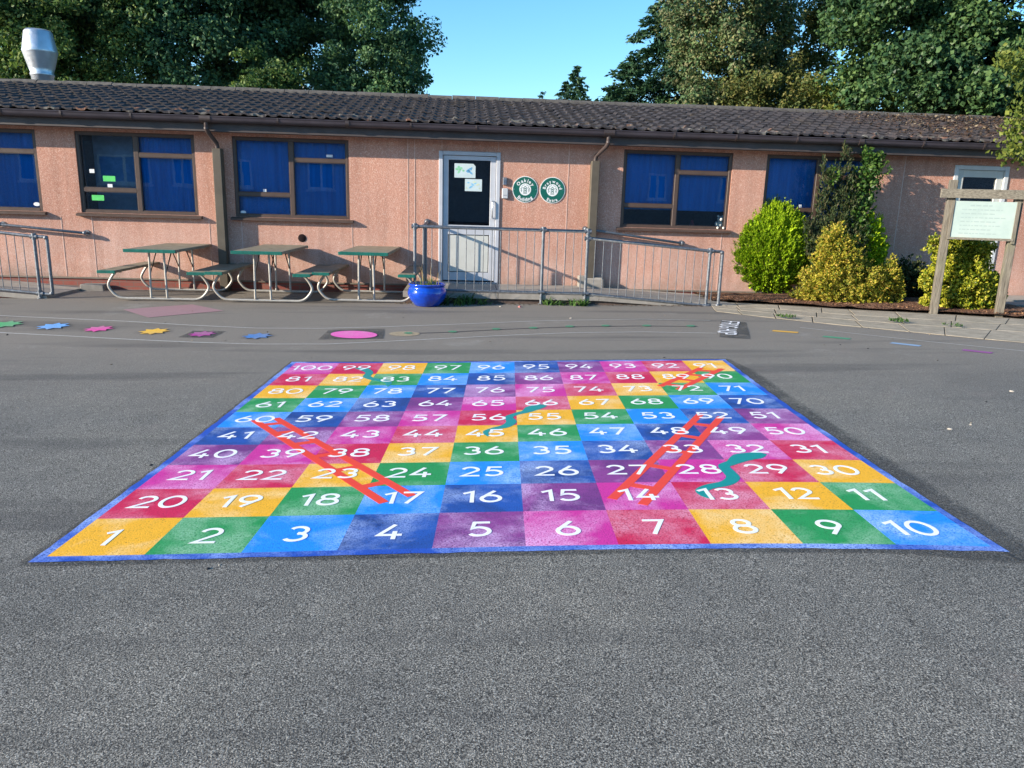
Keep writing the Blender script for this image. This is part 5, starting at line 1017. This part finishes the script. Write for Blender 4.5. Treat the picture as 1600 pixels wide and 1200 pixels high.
# ---------------------------------------------------------------- notice board
p0, p1 = PG(1458, 490.5), PG(1562, 495.5); ang = math.atan2(p1.y - p0.y, p1.x - p0.x); nb = empty('notice_board', (p0.x, p0.y, gz(p0.x, p0.y)), ang, 'weathered timber notice board with a faded white panel on two tall posts', 'notice board')
Wd = (Vector((p1.x, p1.y)) - Vector((p0.x, p0.y))).length; ft = PY(1478, 302, p0.y).z - gz(p0.x, p0.y); pw_ = .105
def lz(px, py): return PY(px, py, p0.y).z - gz(p0.x, p0.y)
for x in (0, Wd - .02): m_ = MB(); m_.bbox((x - pw_ / 2, -.045, -.08), (x + pw_ / 2, .055, (lz(1490, 281) if x == 0 else lz(1490, 300))), .006); m_.build('post', M['wood'], nb)
m_ = MB(); m_.bbox((-.16, -.105, lz(1478, 309)), (Wd + .62, -.047, lz(1478, 295)), .006); m_.build('cross_rail', M['woodh'], nb)
z1_, z0_ = lz(1482, 313.5), lz(1475, 369.5); x0_, x1_ = .045, Wd - .05
m_ = MB(); m_.bbox((x0_ - .04, -.085, z0_ - .03), (x0_, -.046, z1_), .004); m_.build('side_rail', M['wood'], nb); m_ = MB(); m_.bbox((x1_, -.085, z0_ - .07), (x1_ + .05, -.046, z1_), .004); m_.build('side_rail', M['wood'], nb)
m_ = MB(); m_.bbox((x0_ - .04, -.092, z0_ - .032), (x1_ + .03, -.046, z0_ - .0), .004); m_.build('bottom_rail', M['woodh'], nb)
def mat_faded():
    t = NT('faded_notice'); o = t.n('ShaderNodeTexCoord').outputs['Object']; n = t.noise(5, 4, .6, o); c = t.ramp(n, (.3, (.35, .44, .41)), (.6, (.41, .50, .46)), (.8, (.46, .50, .42))); t.set(c, .3, spec=.5); return t.m
m_ = MB(); m_.box((x0_, -.072, z0_), (x1_, -.050, z1_ - .001)); pn = m_.build('panel', mat_faded(), nb)
m_ = MB(); rs = random.Random(5); zt_ = z1_ - .07
for ln in range(8):
    x = x0_ + .10 + (.10 if ln == 0 else 0); col = ln == 0
    while x < x1_ - rs.uniform(.12, .35): w_ = rs.uniform(.02, .07); z = zt_ - ln * .055; m_.box((x, -.0728, z), (x + w_, -.0724, z + (.014 if ln else .020))); x += w_ + .014
m_.build('faded_writing', plain('faded_ink', (.31, .39, .37), .5, var=.06), pn)
m_ = MB()
for k in range(5): m_.bbox((Wd + .16 + k * .052, -.045, lz(1478, 309) - .02), (Wd + .16 + k * .052 + .046, .03, lz(1490, 281)), .006)
m_.build('grooved_post', M['wood'], nb)
# ramp to the second door
r2 = empty('door_ramp', wl(8.6, -.8, gwl(8.6, -.8)), TH, 'low concrete ramp and slab in front of the second door at the right edge', 'ramp'); m_ = MB(); slab_strip(m_, [(7.35, .17), (11, .19)], -.75, -.022, .20); rb(m_, 'slab', M['concrete_pale'], r2); m_ = MB(); slab_strip(m_, [(8.0, .15), (11, .16)], -1.25, -.76, .12); rb(m_, 'kerb', M['concrete'], r2)

# ---------------------------------------------------------------- weeds and small litter
def weed(u, y, seed, n, R_, h, label):
    p = wl(u, y); g = gz(p.x, p.y); r_ = empty('weed', (p.x, p.y, g), 0, label, 'weed', 'weeds along the ramp base'); blades(n, R_, h, .013, 1.6, seed).build('leaves', gw, r_)
weed(-1.0, -1.47, 1, 80, .26, .22, 'large shaded weed clump just right of the blue flower pot'); weed(-.62, -1.46, 2, 34, .16, .14, 'smaller shaded weed right of the clump by the blue pot')
weed(.42, -1.46, 3, 26, .10, .14, 'thin weed just left of the middle railing post'); weed(.88, -1.47, 4, 60, .15, .13, 'bushy low weed beside the second full railing post'); weed(.62, -1.46, 6, 24, .10, .08, 'sparse tiny weed between the two middle railing posts')
def wg(px, py, seed, n, R_, h, label): q = PG(px, py); r_ = empty('weed', q, 0, label, 'weed', 'weeds in the paving joints'); blades(n, R_, h, .006, 1, seed, (0, 0, .03)).build('leaves', gw, r_)
wg(1228, 498, 11, 90, .13, .05, 'flat weed tuft at the paving edge below the egg-shaped conifer'); wg(1403, 505, 12, 90, .13, .06, 'round weed tuft in the paving joint below the dark bush'); wg(1490, 512, 13, 60, .13, .04, 'flat weed strip in the paving joint below the notice board'); wg(12, 463, 14, 60, .12, .08, 'small weed tuft beside the railing post at the left edge')
rs = random.Random(21); bits = []
def pebble(q, s_, col, label, cat='stone', group='small stones on the asphalt'):
    m_ = MB(); n_ = 8; vs = []
    for i, (rr, z) in enumerate(((.9, 0), (1, .35), (.55, .75))):
        for k in range(n_): a = 6.283 * k / n_; w_ = rr * rs.uniform(.75, 1.15); vs.append((s_ * w_ * math.cos(a), s_ * w_ * .7 * math.sin(a), s_ * z * .7))
    m_.add(vs, [(i * n_ + k, i * n_ + (k + 1) % n_, (i + 1) * n_ + (k + 1) % n_, (i + 1) * n_ + k) for i in range(2) for k in range(n_)] + [tuple(range(2 * n_, 3 * n_))]); o = m_.build('stone', col, None, label=label, cat=cat, group=group); o.location = (q.x, q.y, gz(q.x, q.y)); o.rotation_euler = (0, 0, rs.uniform(0, 3))
st_d = plain('dark_stone', (.03, .03, .032), .9); st_l = plain('pale_stone', (.42, .38, .32), .9); st_p = plain('pink_litter', (.50, .19, .17), .7)
for px, py, s_, m1, lab in ((325, 889, .011, st_d, 'small dark chip on the asphalt below square 1'), (343, 883, .007, st_l, 'tiny pale chip beside the dark one below square 1'), (236, 727, .012, st_d, 'small black bit at the left border beside square 40'), (1484, 671, .018, st_l, 'pale brown fallen leaf on the asphalt right of square 31'), (1517, 664, .014, st_l, 'pale chip right of the fallen leaf beyond square 31'), (1581, 612, .018, st_l, 'pale crumb near the right edge level with the far rows'), (1541, 628, .012, st_d, 'dark crumb left of the pale crumb near the right edge'), (1038, 559, .014, st_d, 'tiny black bit just beyond square 92'), (1149, 580, .014, st_d, 'tiny black bit on the border beside square 91'), (892, 497.5, .02, st_l, 'white chip on the asphalt before the middle railing post'), (1313, 539, .014, st_d, 'black crumb below the pale blue bar'), (1356, 545, .014, st_d, 'black crumb further right below the pale blue bar'), (782, 479.5, .022, st_l, 'pale pebble at the ramp base left of the pink litter')): pebble(PG(px, py), s_, m1, lab)
pebble(PG(812, 480), .042, st_p, 'crumpled pink litter at the base of the ramp', 'litter', None)
rng = np.random.default_rng(8); n = 1500; t_ = rng.random(n); P = []
for a in t_: q = along(BK, a); yy = q.y + .03 + rng.random() ** 1.5 * .6; P.append((q.x, yy, gz(q.x, yy) + .07))
s = rng.uniform(.015, .045, n); V, F_ = leaf_quads(np.array(P), rng.normal(size=(n, 3)) * np.array([1, 1, .3]), s, s * .55, rng, flat=np.tile([0, 0, 1.0], (n, 1))); npmesh('bark_chips', V, F_, leafmat('bark_chip', [(.06, .03, .02), (.16, .08, .05), (.30, .17, .10)], 0), kind='stuff')
n = 700; uu = rng.uniform(-1.9, 3.3, n); P = [tuple(wl(a, -1.42 - rng.random() ** 2 * .12)) for a in uu]; P = np.array([(x, y, gz(x, y) + .006) for x, y, z in P]); s = rng.uniform(.012, .035, n); V, F_ = leaf_quads(P, rng.normal(size=(n, 3)) * np.array([1, 1, .2]), s, s * .6, rng, flat=np.tile([0, 0, 1.0], (n, 1))); npmesh('ramp_base_debris', V, F_, leafmat('debris_leaf', [(.03, .02, .015), (.09, .06, .04), (.16, .11, .07)], 0), kind='stuff')

rng = np.random.default_rng(88); n = 420; X = rng.uniform(-7.5, 8, n); Y = 3.0 + 8.2 * rng.random(n) ** .6; ok = ~((X > -2.6) & (X < 2.6) & (Y > 2.6) & (Y < 7.4)); X, Y = X[ok], Y[ok]; n = len(X); P = np.array([(x, y, gz(x, y) + .006) for x, y in zip(X, Y)]); s = rng.uniform(.008, .030, n) * (rng.random(n) ** 1.5 * .8 + .35); V, F_ = leaf_quads(P, rng.normal(size=(n, 3)) * np.array([1, 1, .25]), s, s * .6, rng, flat=np.tile([0, 0, 1.0], (n, 1))); npmesh('scattered_grit', V, F_, leafmat('grit_leaf', [(.02, .018, .015), (.06, .045, .03), (.16, .11, .07), (.40, .34, .24)], 0), kind='stuff')

# ---------------------------------------------------------------- the block across the yard, seen only as reflections in the glass
ob = empty('opposite_building', (0, -11, gz(0, -11)), 0, 'long building across the yard with white framed windows, mirrored in the glass', 'building')
m_ = MB(); m_.box((-34, -4, -.6), (32, 0, 3.9)); m_.build('wall', plain('pale_lavender_render', (.42, .40, .46), .9), ob); m_ = MB(); m_.add([(-34.4, .45, 3.85), (32.4, .45, 3.85), (32.4, -2, 5.1), (-34.4, -2, 5.1)], [(0, 1, 2, 3)]); m_.build('roof', M['tiles'], ob)
wf = plain('white_window_frame', (.85, .86, .88), .5)
for x, wd_ in ((-27, 1.5), (-22.5, 1.5), (-18.7, 1.3), (-15.44, 2.2), (-12.3, .85), (-9.8, .9), (-6.45, 1.2), (-2.4, 1.3), (2, 1.3), (6, 1.3), (9.6, .9), (13.2, 1.4), (17.5, 1.4), (21.5, 1.4)):
    m_ = MB(); a, b, z0, z1 = x, x + wd_, 1.78, 3.0; mw = wd_ / 2
    for q in (((a, .01, z0), (a + .08, .07, z1)), ((b - .08, .01, z0), (b, .07, z1)), ((a + .08, .01, z1 - .09), (b - .08, .07, z1)), ((a + .08, .01, z0), (b - .08, .07, z0 + .08)), ((a + mw - .05, .01, z0 + .08), (a + mw + .05, .07, z1 - .08)), ((a - .06, .0, z0 - .10), (b + .06, .12, z0 - .002))): m_.box(*q)
    wo = m_.build('window', wf, ob); m_ = MB(); m_.box((a + .08, .002, z0 + .08), (b - .08, .03, z1 - .08)); m_.build('pane', M['blind'], wo)
